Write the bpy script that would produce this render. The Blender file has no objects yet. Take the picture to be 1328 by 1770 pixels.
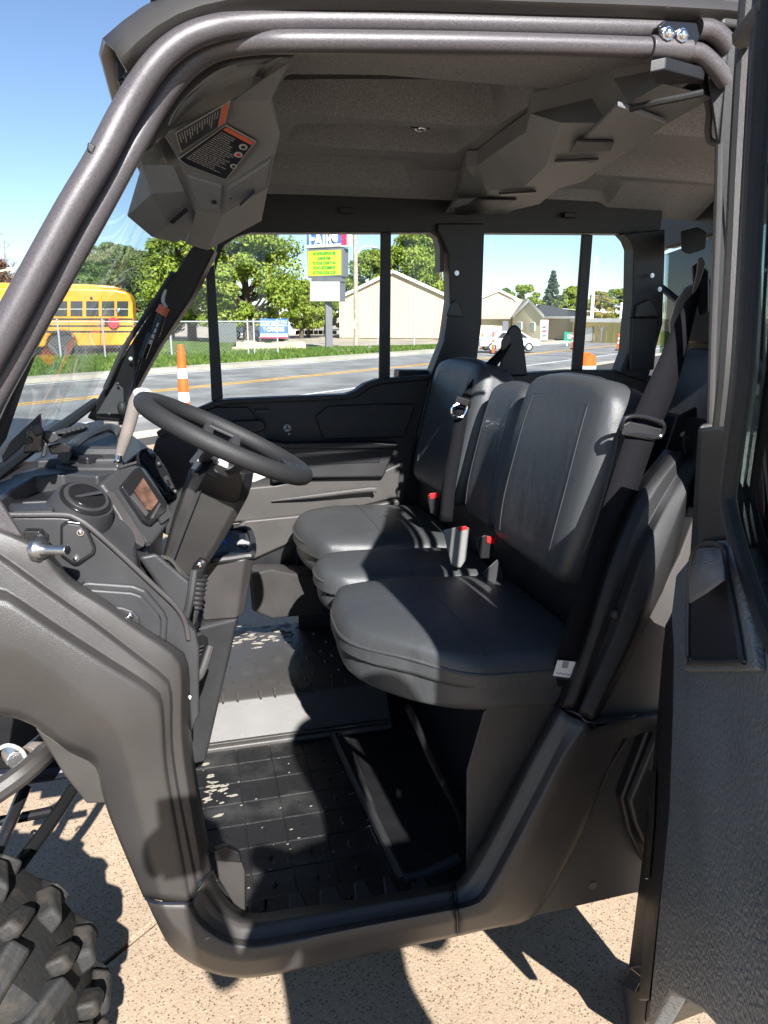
import bpy, bmesh, math, random
import numpy as np
from mathutils import Vector, Matrix
random.seed(7); rng = np.random.default_rng(7)
R = math.radians
S = bpy.context.scene
COL = S.collection
# ---------------------------------------------------------------- camera
F = 1288.0; PITCH = R(14.6); YAW = R(14.5); CAM = Vector((0, -1.17, 1.5))
cd = bpy.data.cameras.new('camera'); cam = bpy.data.objects.new('camera', cd); COL.objects.link(cam)
cam.location = CAM; cam.rotation_euler = (R(90) - PITCH, 0, -YAW)
cd.sensor_width = 36; cd.lens = F / 1770 * 36; cd.clip_start = 0.02; cd.clip_end = 3000
S.camera = cam
# ---------------------------------------------------------------- sky and sun
SUN_TRAVEL = Vector((-0.06, 1.0, -0.715)).normalized()
w = bpy.data.worlds.new('World'); S.world = w; w.use_nodes = True
nt = w.node_tree; bg = nt.nodes['Background']
sky = nt.nodes.new('ShaderNodeTexSky'); sky.sky_type = 'NISHITA'; sky.sun_disc = False
sd = -SUN_TRAVEL
sky.sun_elevation = math.asin(sd.z); sky.sun_rotation = math.atan2(sd.x, sd.y)
sky.altitude = 2000; sky.air_density = 1.0; sky.dust_density = 0.0; sky.ozone_density = 2.5
nt.links.new(sky.outputs[0], bg.inputs[0]); bg.inputs[1].default_value = 0.064
sl = bpy.data.lights.new('sun', 'SUN'); so = bpy.data.objects.new('sun', sl); COL.objects.link(so)
sl.energy = 4.8; sl.angle = R(0.5); sl.color = (1.0, 0.975, 0.94)
so.rotation_euler = (-sd).to_track_quat('-Z', 'Y').to_euler(); so.location = (-5, -10, 12)
S.view_settings.view_transform = 'Standard'; S.view_settings.look = 'None'
S.view_settings.exposure = 1.45; S.view_settings.gamma = 1.0; S.view_settings.use_curve_mapping = False
S.render.engine = 'CYCLES'
S.cycles.max_bounces = 8; S.cycles.transparent_max_bounces = 24; S.cycles.use_denoising = True
# ---------------------------------------------------------------- unprojection: a pixel of the survey photo + one known coordinate -> world point
_fw = Vector((math.sin(YAW) * math.cos(PITCH), math.cos(YAW) * math.cos(PITCH), -math.sin(PITCH)))
_rt = Vector((math.cos(YAW), -math.sin(YAW), 0)); _up = _rt.cross(_fw)
def ray(px, py): return _fw + _rt * ((px - 664) / F) - _up * ((py - 885) / F)
def PX(px, py, x): d = ray(px, py); return CAM + d * ((x - CAM.x) / d.x)
def P(px, py, y): d = ray(px, py); return CAM + d * ((y - CAM.y) / d.y)
def G(px, py, z=0.0): d = ray(px, py); return CAM + d * ((z - CAM.z) / d.z)
def PP(px, py, p0, n): d = ray(px, py); return CAM + d * ((Vector(p0) - CAM).dot(n) / d.dot(n))
# ---------------------------------------------------------------- materials
def mat(name, col, rough=0.5, metal=0.0, bump=0.0, bscale=400.0, var=0.0, vscale=8.0, spec=0.5, col2=None, thr=None, coat=0.0, bdetail=2.0, bdist=0.002, wrinkle=0, world=0):
    m = bpy.data.materials.new(name); m.use_nodes = True
    t = m.node_tree; b = t.nodes['Principled BSDF']
    b.inputs['Base Color'].default_value = (*col, 1); b.inputs['Roughness'].default_value = rough
    b.inputs['Metallic'].default_value = metal; b.inputs['Specular IOR Level'].default_value = spec
    b.inputs['Coat Weight'].default_value = coat; b.inputs['Coat Roughness'].default_value = 0.1
    if bump or var or col2:
        tc = t.nodes.new('ShaderNodeTexCoord'); co = tc.outputs['Object']
        if world: co = t.nodes.new('ShaderNodeNewGeometry').outputs['Position']
    if bump:
        n = t.nodes.new('ShaderNodeTexNoise'); n.inputs['Scale'].default_value = bscale; n.inputs['Detail'].default_value = bdetail
        bp = t.nodes.new('ShaderNodeBump'); bp.inputs['Strength'].default_value = bump; bp.inputs['Distance'].default_value = bdist
        t.links.new(co, n.inputs['Vector']); t.links.new(n.outputs['Fac'], bp.inputs['Height'])
        t.links.new(bp.outputs['Normal'], b.inputs['Normal'])
        if wrinkle:
            n3 = t.nodes.new('ShaderNodeTexNoise'); n3.inputs['Scale'].default_value = 7; n3.inputs['Detail'].default_value = 3; n3.inputs['Distortion'].default_value = 1.2
            mp = t.nodes.new('ShaderNodeMapping'); mp.inputs['Scale'].default_value = (1.0, 1.7, .8); t.links.new(tc.outputs['Object'], mp.inputs[0]); t.links.new(mp.outputs[0], n3.inputs['Vector'])
            b3 = t.nodes.new('ShaderNodeBump'); b3.inputs['Strength'].default_value = .14; b3.inputs['Distance'].default_value = .02
            t.links.new(n3.outputs['Fac'], b3.inputs['Height']); t.links.new(b3.outputs[0], bp.inputs['Normal'])
    if var or col2:
        n2 = t.nodes.new('ShaderNodeTexNoise'); n2.inputs['Scale'].default_value = vscale; n2.inputs['Detail'].default_value = 6
        t.links.new(co, n2.inputs['Vector'])
        r = t.nodes.new('ShaderNodeValToRGB')
        c2 = col2 if col2 else tuple(c * (1 + var) for c in col)
        c1 = col if col2 else tuple(c * (1 - var) for c in col)
        lo, hi = thr if thr else (0.35, 0.65)
        r.color_ramp.elements[0].position = lo; r.color_ramp.elements[1].position = hi
        r.color_ramp.elements[0].color = (*c1, 1); r.color_ramp.elements[1].color = (*c2, 1)
        t.links.new(n2.outputs['Fac'], r.inputs['Fac']); t.links.new(r.outputs['Color'], b.inputs['Base Color'])
        if var and rough > 0.2:
            mr = t.nodes.new('ShaderNodeMapRange'); mr.inputs['To Min'].default_value = rough - 0.07; mr.inputs['To Max'].default_value = rough + 0.07
            t.links.new(n2.outputs['Fac'], mr.inputs['Value']); t.links.new(mr.outputs[0], b.inputs['Roughness'])
    return m
def glassmat(name, tint, refl=1.0, rough=0.0):
    m = bpy.data.materials.new(name); m.use_nodes = True; t = m.node_tree
    for n in list(t.nodes): t.nodes.remove(n)
    o = t.nodes.new('ShaderNodeOutputMaterial'); tr = t.nodes.new('ShaderNodeBsdfTransparent'); gl = t.nodes.new('ShaderNodeBsdfGlossy')
    mx = t.nodes.new('ShaderNodeMixShader'); fr = t.nodes.new('ShaderNodeFresnel'); fr.inputs['IOR'].default_value = 1.45
    ml = t.nodes.new('ShaderNodeMath'); ml.operation = 'MULTIPLY'; ml.inputs[1].default_value = refl
    tr.inputs[0].default_value = (*tint, 1); gl.inputs['Roughness'].default_value = rough
    t.links.new(fr.outputs[0], ml.inputs[0]); t.links.new(ml.outputs[0], mx.inputs[0])
    t.links.new(tr.outputs[0], mx.inputs[1]); t.links.new(gl.outputs[0], mx.inputs[2]); t.links.new(mx.outputs[0], o.inputs[0])
    return m
M = {}
M['body'] = mat('body_plastic', (.044, .041, .039), .37, bump=.25, bscale=900, var=.12, vscale=5)
M['sill'] = mat('sill_plastic', (.046, .042, .039), .42, bump=.25, bscale=900, var=.16, vscale=9)
M['black'] = mat('black_plastic', (.010, .010, .0115), .45, bump=.25, bscale=700, var=.15, vscale=12)
M['dash'] = mat('dash_plastic', (.034, .034, .036), .42, bump=.25, bscale=800, var=.12, vscale=12)
M['dashl'] = mat('dash_grey_plastic', (.050, .047, .046), .45, bump=.25, bscale=800, var=.12, vscale=12)
M['tube'] = mat('tube_paint', (.085, .076, .080), .38, metal=.2, bump=.22, bscale=800, var=.22, vscale=420)
M['vinyl'] = mat('seat_vinyl', (.052, .055, .058), .40, bump=.35, bscale=600, var=.10, vscale=4, bdetail=4, wrinkle=1)
M['trim'] = mat('door_trim', (.020, .0195, .020), .5, bump=.25, bscale=700, var=.12, vscale=10)
M['triml'] = mat('door_trim_brown', (.054, .050, .047), .5, bump=.25, bscale=700, var=.10, vscale=10)
M['felt'] = mat('headliner_felt', (.25, .25, .252), .95, bump=.9, bscale=500, var=.22, vscale=260, spec=.1)
M['oh'] = mat('overhead_plastic', (.175, .178, .184), .5, bump=.25, bscale=800, var=.06, vscale=8)
M['rubber'] = mat('rubber', (.016, .016, .017), .6, bump=.4, bscale=500)
M['web'] = mat('belt_webbing', (.009, .009, .011), .8, bump=.5, bscale=900, spec=.06)
M['gloss'] = mat('gloss_black', (.012, .012, .013), .18)
M['steel'] = mat('zinc_steel', (.62, .62, .62), .3, metal=1.0, bump=.2, bscale=200)
M['chrome'] = mat('polished_metal', (.75, .75, .76), .15, metal=1.0)
M['grey'] = mat('light_grey_plastic', (.42, .42, .41), .4)
M['bkl'] = mat('buckle_grey', (.20, .20, .19), .45)
M['red'] = mat('red_plastic', (.55, .02, .02), .35)
M['white'] = mat('white_label', (.78, .78, .78), .5)
M['ink'] = mat('label_black', (.012, .014, .022), .4)
M['orangel'] = mat('label_orange', (.62, .13, .06), .45)
M['lever'] = mat('lever_grip', (.17, .145, .13), .42, var=.1, vscale=30)
M['blue'] = mat('blue_cap', (.03, .12, .75), .4)
M['grain'] = mat('grained_panel', (.11, .13, .145), .42, bump=1.0, bscale=150, var=.12, vscale=6, bdetail=1.0, bdist=.0032, spec=.6)
M['floor'] = mat('floor_mat', (.014, .014, .015), .40, bump=.35, bscale=180, col2=(.060, .060, .058), thr=(.50, .80), vscale=9, world=1)
M['copper'] = mat('copper', (.75, .33, .14), .35, metal=1.0)
M['glass'] = glassmat('window_glass', (.93, .95, .95), .5)
M['wglass'] = glassmat('windscreen_glass', (.88, .91, .91), .22)
M['dglass'] = glassmat('door_glass', (.70, .78, .77), 1.3)
M['flange'] = mat('flange_shade', (.008, .008, .009), .55, bump=.25, bscale=700, spec=.35)  # near-black colour stands in for shade on the upper flange
M['scuff'] = mat('scuff', (.16, .15, .14), .8)
# ---------------------------------------------------------------- mesh builder
class MB:
    def __init__(s): s.v = []; s.f = []; s.mi = []; s.cur = 0
    def add(s, vs, fs):
        o = len(s.v); s.v += [tuple(v) for v in vs]
        for f in fs: s.f.append(tuple(i + o for i in f)); s.mi.append(s.cur)
        return s
    def box(s, c, d, m=None):
        hx, hy, hz = d[0] / 2, d[1] / 2, d[2] / 2
        vs = [Vector((x, y, z)) for x in (-hx, hx) for y in (-hy, hy) for z in (-hz, hz)]
        if m is not None: vs = [m @ v for v in vs]
        c = Vector(c)
        return s.add([v + c for v in vs], [(0, 1, 3, 2), (4, 6, 7, 5), (0, 4, 5, 1), (2, 3, 7, 6), (0, 2, 6, 4), (1, 5, 7, 3)])
    def prism(s, pts, vec):
        n = len(pts); vec = Vector(vec); pts = [Vector(p) for p in pts]
        return s.add(pts + [p + vec for p in pts], [tuple(range(n)), tuple(range(2 * n - 1, n - 1, -1))] + [(i, (i + 1) % n, (i + 1) % n + n, i + n) for i in range(n)])
    def hull(s, a, b):
        n = len(a)
        return s.add(list(a) + list(b), [tuple(range(n)), tuple(range(2 * n - 1, n - 1, -1))] + [(i, (i + 1) % n, (i + 1) % n + n, i + n) for i in range(n)])
    def tube(s, pts, r, n=10, closed=False, sm=0, flat=None):
        pts = [Vector(p) for p in pts]
        if sm: pts, r = smooth_path(pts, sm, closed, r)
        k = len(pts); rs = r if isinstance(r, (list, tuple)) else [r] * k
        up = None; rings = []
        for i in range(k):
            if closed: t = pts[(i + 1) % k] - pts[i - 1]
            else: t = pts[min(i + 1, k - 1)] - pts[max(i - 1, 0)]
            t.normalize()
            if up is None:
                up = Vector((0, 0, 1)) if abs(t.z) < .9 else Vector((1, 0, 0))
                if flat is not None: up = Vector(flat[0])
            up = (up - t * up.dot(t)); up.normalize(); sd_ = t.cross(up)
            fa, fb = (1, 1) if flat is None else (flat[1], flat[2])
            rings.append([pts[i] + (up * math.cos(a) * fa + sd_ * math.sin(a) * fb) * rs[i] for a in [2 * math.pi * j / n for j in range(n)]])
        return s.loft(rings, True, not closed, closed)
    def loft(s, rings, ringclosed=False, caps=False, closed=False):
        n = len(rings[0]); k = len(rings); o = []
        fs = []
        for i in range(k if closed else k - 1):
            i2 = (i + 1) % k
            for j in range(n if ringclosed else n - 1):
                j2 = (j + 1) % n
                fs.append((i * n + j, i * n + j2, i2 * n + j2, i2 * n + j))
        if caps: fs.append(tuple(range(n - 1, -1, -1))); fs.append(tuple((k - 1) * n + j for j in range(n)))
        return s.add([p for r_ in rings for p in r_], fs)
    def cyl(s, a, b, r, n=12, r2=None): return s.tube([a, b], [r, r if r2 is None else r2], n)
    def ball(s, c, r, sc=(1, 1, 1), n=10):
        c = Vector(c); rings = []
        for i in range(1, n):
            th = math.pi * i / n
            rings.append([c + Vector((math.sin(th) * math.cos(a) * sc[0], math.sin(th) * math.sin(a) * sc[1], math.cos(th) * sc[2])) * r for a in [2 * math.pi * j / (2 * n) for j in range(2 * n)]])
        return s.loft(rings, True, True)
    def rbox(s, half, r, N=10, fn=None, M4=None):
        hx, hy, hz = half; vs = {}; vl = []; fs = []
        def ax(h):
            a = [-h, -h + r * .3, -h + r * .65, -h + r]; k = max(2, N - 6)
            mid = [(-h + r) + (2 * h - 2 * r) * i / k for i in range(1, k)]
            return a + mid + [h - r, h - r * .65, h - r * .3, h]
        X, Y, Z = ax(hx), ax(hy), ax(hz)
        def vid(p):
            key = tuple(round(c, 6) for c in p)
            if key not in vs:
                q = Vector((max(-hx + r, min(hx - r, p[0])), max(-hy + r, min(hy - r, p[1])), max(-hz + r, min(hz - r, p[2]))))
                dd = Vector(p) - q
                o = q + dd.normalized() * r if dd.length > 1e-6 else q
                if fn: o = fn(o)
                if M4 is not None: o = M4 @ o
                vs[key] = len(vl); vl.append(o)
            return vs[key]
        for (A, B, mk) in ((Y, Z, lambda a, b, sg: (sg * hx, a, b)), (X, Z, lambda a, b, sg: (a, sg * hy, b)), (X, Y, lambda a, b, sg: (a, b, sg * hz))):
            for sg in (-1, 1):
                for i in range(len(A) - 1):
                    for j in range(len(B) - 1):
                        fs.append((vid(mk(A[i], B[j], sg)), vid(mk(A[i + 1], B[j], sg)), vid(mk(A[i + 1], B[j + 1], sg)), vid(mk(A[i], B[j + 1], sg))))
        return s.add(vl, fs)
    def build(s, name, m, parent=None, bevel=0, solid=0, ang=35, flat=False, seg=2, recalc=True):
        me = bpy.data.meshes.new(name); me.from_pydata(s.v, [], s.f)
        for mm in (m if isinstance(m, (list, tuple)) else [m]): me.materials.append(mm)
        me.polygons.foreach_set('material_index', s.mi)
        if recalc:
            b = bmesh.new(); b.from_mesh(me); bmesh.ops.remove_doubles(b, verts=b.verts, dist=1e-5); bmesh.ops.recalc_face_normals(b, faces=b.faces); b.to_mesh(me); b.free()
        if not flat:
            me.polygons.foreach_set('use_smooth', [True] * len(me.polygons)); me.set_sharp_from_angle(angle=R(ang))
        me.update()
        o = bpy.data.objects.new(name, me); COL.objects.link(o)
        if solid:
            md = o.modifiers.new('solid', 'SOLIDIFY'); md.thickness = solid; md.offset = 0
        if bevel:
            md = o.modifiers.new('bevel', 'BEVEL'); md.width = bevel; md.segments = seg; md.limit_method = 'ANGLE'; md.angle_limit = R(25); md.harden_normals = not flat
        if parent is not None: attach(o, parent)
        return o
def attach(o, parent):
    o.parent = parent
    if parent.get('_t'):
        o.location = Vector(o.location) - parent.location
def smooth_path(pts, k, closed, r=None):
    n = len(pts); out = []; ro = []
    isr = isinstance(r, (list, tuple))
    for i in range(n if closed else n - 1):
        p1, p2 = pts[i], pts[(i + 1) % n]
        p0 = pts[i - 1] if (closed or i > 0) else p1 * 2 - p2
        p3 = pts[(i + 2) % n] if (closed or i + 2 < n) else p2 * 2 - p1
        for j in range(k):
            t = j / k
            out.append(0.5 * ((2 * p1) + (p2 - p0) * t + (2 * p0 - 5 * p1 + 4 * p2 - p3) * t * t + (3 * p1 - p0 - 3 * p2 + p3) * t ** 3))
            if isr: ro.append(r[i] + (r[(i + 1) % n] - r[i]) * t)
    if not closed:
        out.append(pts[-1])
        if isr: ro.append(r[-1])
    return out, (ro if isr else r)
def resample(pts, n):
    d = [0]
    for a, b in zip(pts, pts[1:]): d.append(d[-1] + (b - a).length)
    out = []
    for i in range(n):
        t = d[-1] * i / (n - 1); j = 0
        while j < len(d) - 2 and d[j + 1] < t: j += 1
        u = (t - d[j]) / max(1e-9, d[j + 1] - d[j]); out.append(pts[j].lerp(pts[j + 1], min(1, u)))
    return out
def thing(name, label, cat, loc=(0, 0, 0), group=None):
    o = bpy.data.objects.new(name, None); COL.objects.link(o); o.location = loc; o.empty_display_size = .2
    o['label'] = label; o['category'] = cat; o['_t'] = 1
    if group: o['group'] = group
    return o
def tag(o, label, cat, group=None):
    o['label'] = label; o['category'] = cat
    if group: o['group'] = group
    return o
def kind(o, k): o['kind'] = k; return o
def sub(name, parent):
    o = bpy.data.objects.new(name, None); COL.objects.link(o); o.empty_display_size = .1; o['_s'] = 1
    o.parent = parent
    if parent.get('_t'): o.location = -parent.location
    return o
def copy_obj(o, parent=None):
    c = o.copy(); COL.objects.link(c)
    if parent is not None: c.parent = parent
    return c
def text_mesh(body, size, m, name, parent, origin, xdir, ydir, ext=.0, align='CENTER', font_scale=(1, 1), off=0.0):
    cu = bpy.data.curves.new(name, 'FONT'); cu.body = body; cu.size = size; cu.align_x = align; cu.align_y = 'CENTER'; cu.extrude = ext; cu.offset = off
    to = bpy.data.objects.new('tmp', cu); COL.objects.link(to)
    dg = bpy.context.evaluated_depsgraph_get(); me = bpy.data.meshes.new_from_object(to.evaluated_get(dg))
    bpy.data.objects.remove(to)
    X = Vector(xdir).normalized(); Y = Vector(ydir); Y = (Y - X * Y.dot(X)).normalized(); Z = X.cross(Y); O = Vector(origin)
    for v in me.vertices:
        c = v.co.copy(); v.co = O + X * c.x * font_scale[0] + Y * c.y * font_scale[1] + Z * c.z
    me.materials.clear(); me.materials.append(m); me.name = name
    o = bpy.data.objects.new(name, me); COL.objects.link(o)
    if parent is not None: attach(o, parent)
    return o
# ================================================================ THE UTILITY VEHICLE
# X runs to the rear of the vehicle, Y across it (0 = near side), Z up
V = thing('utility_vehicle', 'dark bronze four door utility vehicle with its near front door standing open', 'utility vehicle', (0.4, 0.75, 0))
def poly(pix, y): return [P(a, b, y) for a, b in pix]
def panel(name, pix, y, th, m, parent=V, bevel=.004, **k):
    return MB().prism(poly(pix, y), (0, th, 0)).build(name, m, parent, bevel=bevel, **k)
def strip(lines, n=36):
    return [resample(smooth_path([P(*p) for p in l], 6, False)[0], n) for l in lines]
# ---- front fender: stepped shell lofted between its crease lines (px, py, y)
fender_lines = [
 [(-140,1262,.10),(-60,1240,.10),(0,1238,.10),(30,1240,.10),(75,1262,.10),(118,1296,.10),(168,1322,.10),(180,1365,.11),(195,1410,.12),(215,1465,.11),(250,1550,.07)],
 [(-140,1255,-.03),(-60,1232,-.03),(0,1232,-.03),(30,1234,-.03),(70,1254,-.03),(112,1285,-.03),(165,1308,-.02),(176,1360,.0),(190,1408,.01),(212,1462,.01),(250,1550,.02)],
 [(-140,1150,-.06),(-60,1118,-.06),(0,1120,-.06),(40,1128,-.06),(100,1168,-.06),(150,1208,-.06),(198,1250,-.055),(222,1308,-.045),(238,1380,-.03),(255,1450,-.02),(280,1555,-.01)],
 [(-140,1040,-.05),(-60,1028,-.05),(0,1038,-.05),(20,1043,-.05),(90,1090,-.05),(180,1148,-.05),(258,1198,-.045),(276,1228,-.04),(282,1320,-.03),(295,1400,-.02),(325,1562,-.01)],
 [(-140,1020,-.02),(-60,1008,-.02),(0,1020,-.02),(22,1030,-.02),(92,1077,-.02),(182,1135,-.02),(263,1188,-.02),(280,1218,-.015),(287,1320,-.01),(301,1400,-.005),(330,1558,.0)],
 [(-140,930,-.015),(-60,930,-.015),(0,968,-.015),(16,980,-.015),(92,1034,-.015),(164,1085,-.015),(232,1137,-.015),(277,1172,-.012),(292,1200,-.01),(297,1320,-.005),(338,1540,.0)],
 [(-140,924,.005),(-60,924,.005),(2,962,.005),(20,974,.005),(96,1029,.005),(168,1080,.005),(236,1132,.005),(281,1167,.006),(296,1197,.008),(301,1320,.01),(343,1536,.012)],
 [(-140,900,.01),(-60,900,.01),(60,945,.01),(88,978,.01),(122,1013,.01),(182,1050,.01),(240,1092,.01),(291,1126,.01),(311,1160,.012),(315,1300,.014),(350,1525,.016)],
 [(-140,895,.05),(-60,895,.05),(66,938,.05),(96,974,.05),(128,1007,.05),(186,1044,.05),(244,1086,.05),(297,1121,.05),(321,1155,.05),(325,1300,.05),(361,1510,.05)],
 [(-140,894,.09),(-60,894,.09),(68,936,.09),(98,970,.09),(130,1003,.09),(188,1040,.09),(246,1082,.09),(300,1117,.09),(325,1150,.09),(331,1290,.09),(368,1505,.09)],
]
def crease(c, f=.13):
    o = [c[0]]
    for a, p, b in zip(c, c[1:], c[2:]):
        A, B = p.lerp(a, f), p.lerp(b, f); o += [A, A * .25 + p * .5 + B * .25, B]
    return o + [c[-1]]
def rounded(ls): return [list(r_) for r_ in zip(*[crease(c) for c in zip(*ls)])]
fender = MB().loft(rounded(strip(fender_lines))).build('front_fender', M['body'], V, solid=.004, ang=70)
# inner splash guard below the arch
MB().hull(poly([(60,1255),(110,1290),(168,1315),(180,1375),(190,1388),(150,1388),(112,1340)], .12), poly([(60,1255),(110,1290),(168,1315),(185,1375),(195,1380),(150,1380),(112,1340)], .22)).build('splash_guard', M['sill'], V, bevel=.006)
# ---- sill and door-opening frame: a swept section from the fender foot along the rocker, up the diagonal to the belt line
sill_lines = [
 [(254,1553,.10),(270,1588,.10),(300,1640,.09),(355,1675,.08),(410,1688,.07),(480,1682,.06),(640,1648,.06),(790,1617,.06)],
 [(254,1553,.02),(273,1590,.02),(308,1640,.02),(358,1672,.015),(410,1684,.01),(480,1677,.01),(640,1643,.01),(790,1612,.01)],
 [(278,1560,-.012),(300,1596,-.014),(335,1630,-.016),(375,1652,-.018),(420,1660,-.018),(480,1652,-.018),(640,1618,-.018),(789,1590,-.018)],
 [(322,1562,-.012),(338,1592,-.014),(360,1612,-.016),(392,1630,-.018),(430,1637,-.018),(480,1632,-.018),(640,1600,-.018),(788,1572,-.018)],
 [(330,1558,.0),(346,1586,.002),(366,1604,.002),(396,1620,.004),(432,1626,.004),(480,1620,.004),(640,1592,.004),(787,1564,.004)],
 [(343,1536,.012),(352,1565,.014),(370,1587,.016),(400,1602,.018),(436,1606,.018),(480,1602,.018),(640,1578,.018),(786,1552,.018)],
 [(350,1525,.02),(362,1556,.022),(382,1580,.024),(408,1594,.026),(438,1598,.026),(480,1592,.026),(640,1566,.026),(785,1540,.026)],
 [(366,1508,.075),(378,1536,.075),(396,1560,.075),(418,1574,.075),(442,1580,.075),(480,1576,.075),(640,1552,.075),(785,1527,.075)],
]
MB().loft(rounded(strip(sill_lines, 40))).build('sill', M['sill'], V, solid=.004, ang=70)
# rear half of the sill and the diagonal door-opening flange up to the belt line
rear_lines = [
 [(790,1617,.06),(850,1603,.06),(905,1592,.06),(940,1560,.05),(1000,1450,.04),(1050,1330,.03),(1095,1240,.02)],
 [(790,1613,.012),(850,1600,.012),(903,1588,.012),(938,1556,.01),(1000,1442,.01),(1052,1322,.01),(1098,1234,.01)],
 [(790,1590,-.016),(822,1583,-.016),(850,1572,-.016),(880,1530,-.014),(940,1410,-.01),(990,1315,-.006),(1020,1262,-.004)],
 [(789,1573,-.016),(815,1566,-.016),(838,1552,-.016),(868,1505,-.014),(925,1400,-.01),(975,1305,-.006),(1016,1248,-.004)],
 [(788,1565,.01),(812,1558,.01),(832,1545,.01),(858,1500,.012),(912,1396,.014),(960,1302,.016),(990,1240,.016)],
 [(787,1552,.02),(808,1545,.02),(824,1532,.02),(848,1492,.022),(900,1390,.024),(945,1300,.026),(982,1235,.026)],
 [(786,1541,.026),(802,1533,.026),(814,1518,.026),(838,1480,.03),(888,1384,.032),(932,1298,.034),(972,1228,.034)],
 [(786,1527,.075),(798,1519,.075),(808,1502,.075),(830,1462,.075),(880,1370,.075),(924,1288,.075),(962,1222,.075)],
]
MB().loft(rounded(strip(rear_lines, 30))).build('lower_door_flange', M['sill'], V, solid=.004, ang=70)
upper_lines = [
 [(1030,1245,.02),(1060,1190,.02),(1100,1110,.02),(1140,1030,.03),(1175,960,.05),(1205,870,.08),(1235,760,.10)],
 [(1022,1246,-.004),(1050,1190,-.002),(1088,1110,.0),(1120,1030,.005),(1150,950,.02),(1180,870,.05),(1215,780,.08)],
 [(1000,1232,.012),(1030,1170,.014),(1062,1100,.016),(1090,1020,.02),(1120,940,.03),(1160,862,.06),(1200,790,.09)],
 [(1003,1226,.03),(1022,1165,.032),(1052,1090,.034),(1080,1015,.038),(1108,935,.05),(1145,860,.07),(1190,790,.10)],
 [(988,1226,.03),(1010,1165,.032),(1036,1090,.034),(1064,1010,.038),(1092,930,.05),(1130,850,.07),(1180,782,.10)],
 [(972,1224,.04),(996,1160,.042),(1022,1085,.044),(1046,1005,.048),(1076,925,.06),(1112,848,.08),(1165,780,.11)],
 [(958,1222,.10),(984,1155,.10),(1010,1080,.10),(1034,1000,.10),(1062,920,.11),(1098,845,.12),(1150,778,.14)],
]
MB().loft(rounded(strip(upper_lines, 30))).build('upper_door_flange', M['flange'], V, solid=.004, ang=70)
# outer skin of the body behind the opening, and the lower rear skirt
kb = panel('body_side_panel', [(1030,1244),(1060,1190),(1100,1110),(1140,1030),(1175,960),(1205,880),(1330,900),(1330,1225),(1110,1240)], .03, .03, M['triml'])
panel('skirt', [(918,1586),(940,1560),(1000,1446),(1052,1330),(1095,1262),(1112,1246),(1330,1190),(1330,1500),(1090,1546)], .05, .03, M['triml'])
panel('side_step_panel', [(1022,1246),(1110,1240),(1330,1210),(1330,1262),(1114,1268),(1092,1278),(1042,1282)], .012, .05, M['sill'], bevel=.006)
panel('rear_door', [(1128,1240),(1330,1190),(1330,1560),(1118,1500),(1088,1440),(1074,1382)], .02, .03, M['black'], bevel=.008)
panel('rear_door_trim', [(1142,1262),(1330,1215),(1330,1540),(1124,1480),(1100,1425),(1090,1386)], -.005, .02, M['sill'], bevel=.006)
c0 = P(1026, 1531, .048); MB().cyl(c0, c0 + Vector((0, .006, 0)), .0095, 20).build('skirt_plug', mat('plug_grey', (.13, .12, .11), .5), V, bevel=.001)
# shadowed joint where the front fender meets the sill
MB().tube([P(*p) for p in [(252,1553,.017),(276,1561,-.015),(322,1561,-.015),(332,1556,-.003),(341,1534,.009),(350,1522,.014),(368,1506,.07)]], .0028, 6, sm=4).build('panel_joint', M['ink'], V)
MB().tube([P(*p) for p in [(791,1615,.008),(790,1590,-.02),(789,1572,-.02),(788,1563,.005),(787,1551,.016),(786,1538,.022),(786,1527,.07)]], .002, 6, sm=4).build('panel_joint', M['ink'], V)
MB().tube([P(*p) for p in [(962,1224,.06),(990,1230,.02),(1003,1236,.008),(1024,1248,-.006),(1110,1241,.01)]], .0025, 6, sm=4).build('panel_joint', M['ink'], V)

sc_f = MB()
for (a_, b_, l_, w_) in ((402,1650,9,3),(430,1652,6,4),(452,1648,12,3),(468,1640,7,3),(486,1646,14,4),(505,1640,8,3),(392,1640,5,3),(520,1636,10,3),(358,1622,6,3)):
    sc_f.hull(poly([(a_ - l_, b_ + 2), (a_, b_ - w_), (a_ + l_, b_ - 3), (a_ + 1, b_ + w_)], -.0195), poly([(a_ - l_, b_ + 2), (a_, b_ - w_), (a_ + l_, b_ - 3), (a_ + 1, b_ + w_)], -.015))
kind(sc_f.build('sill_scuffs', M['scuff'], V), 'stuff')
# ---- end panel of the dash (between fender shoulder and dash edge)
ep = MB(); ep.prism(poly([(-150,890),(38,892),(105,893),(128,897),(155,914),(210,962),(262,1010),(310,1058),(338,1092),(345,1120),(345,1235),(330,1270),(322,1160),(298,1124),(188,1046),(130,1010),(98,976),(68,946),(-150,930)], .085), (0, .03, 0))
ep.build('dash_end_panel', M['dash'], V, bevel=.006)
# raised outer bead of the end panel
ep = MB(); ep.tube([P(*p) for p in [(-60,890,.085),(40,890,.085),(108,890,.085),(130,895,.083),(158,913,.08),(212,961,.08),(264,1010,.08),(304,1048,.08),(320,1075,.08),(326,1105,.08)]], .0045, 10, sm=4); ep.build('dash_edge_bead', M['dashl'], V)
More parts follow.
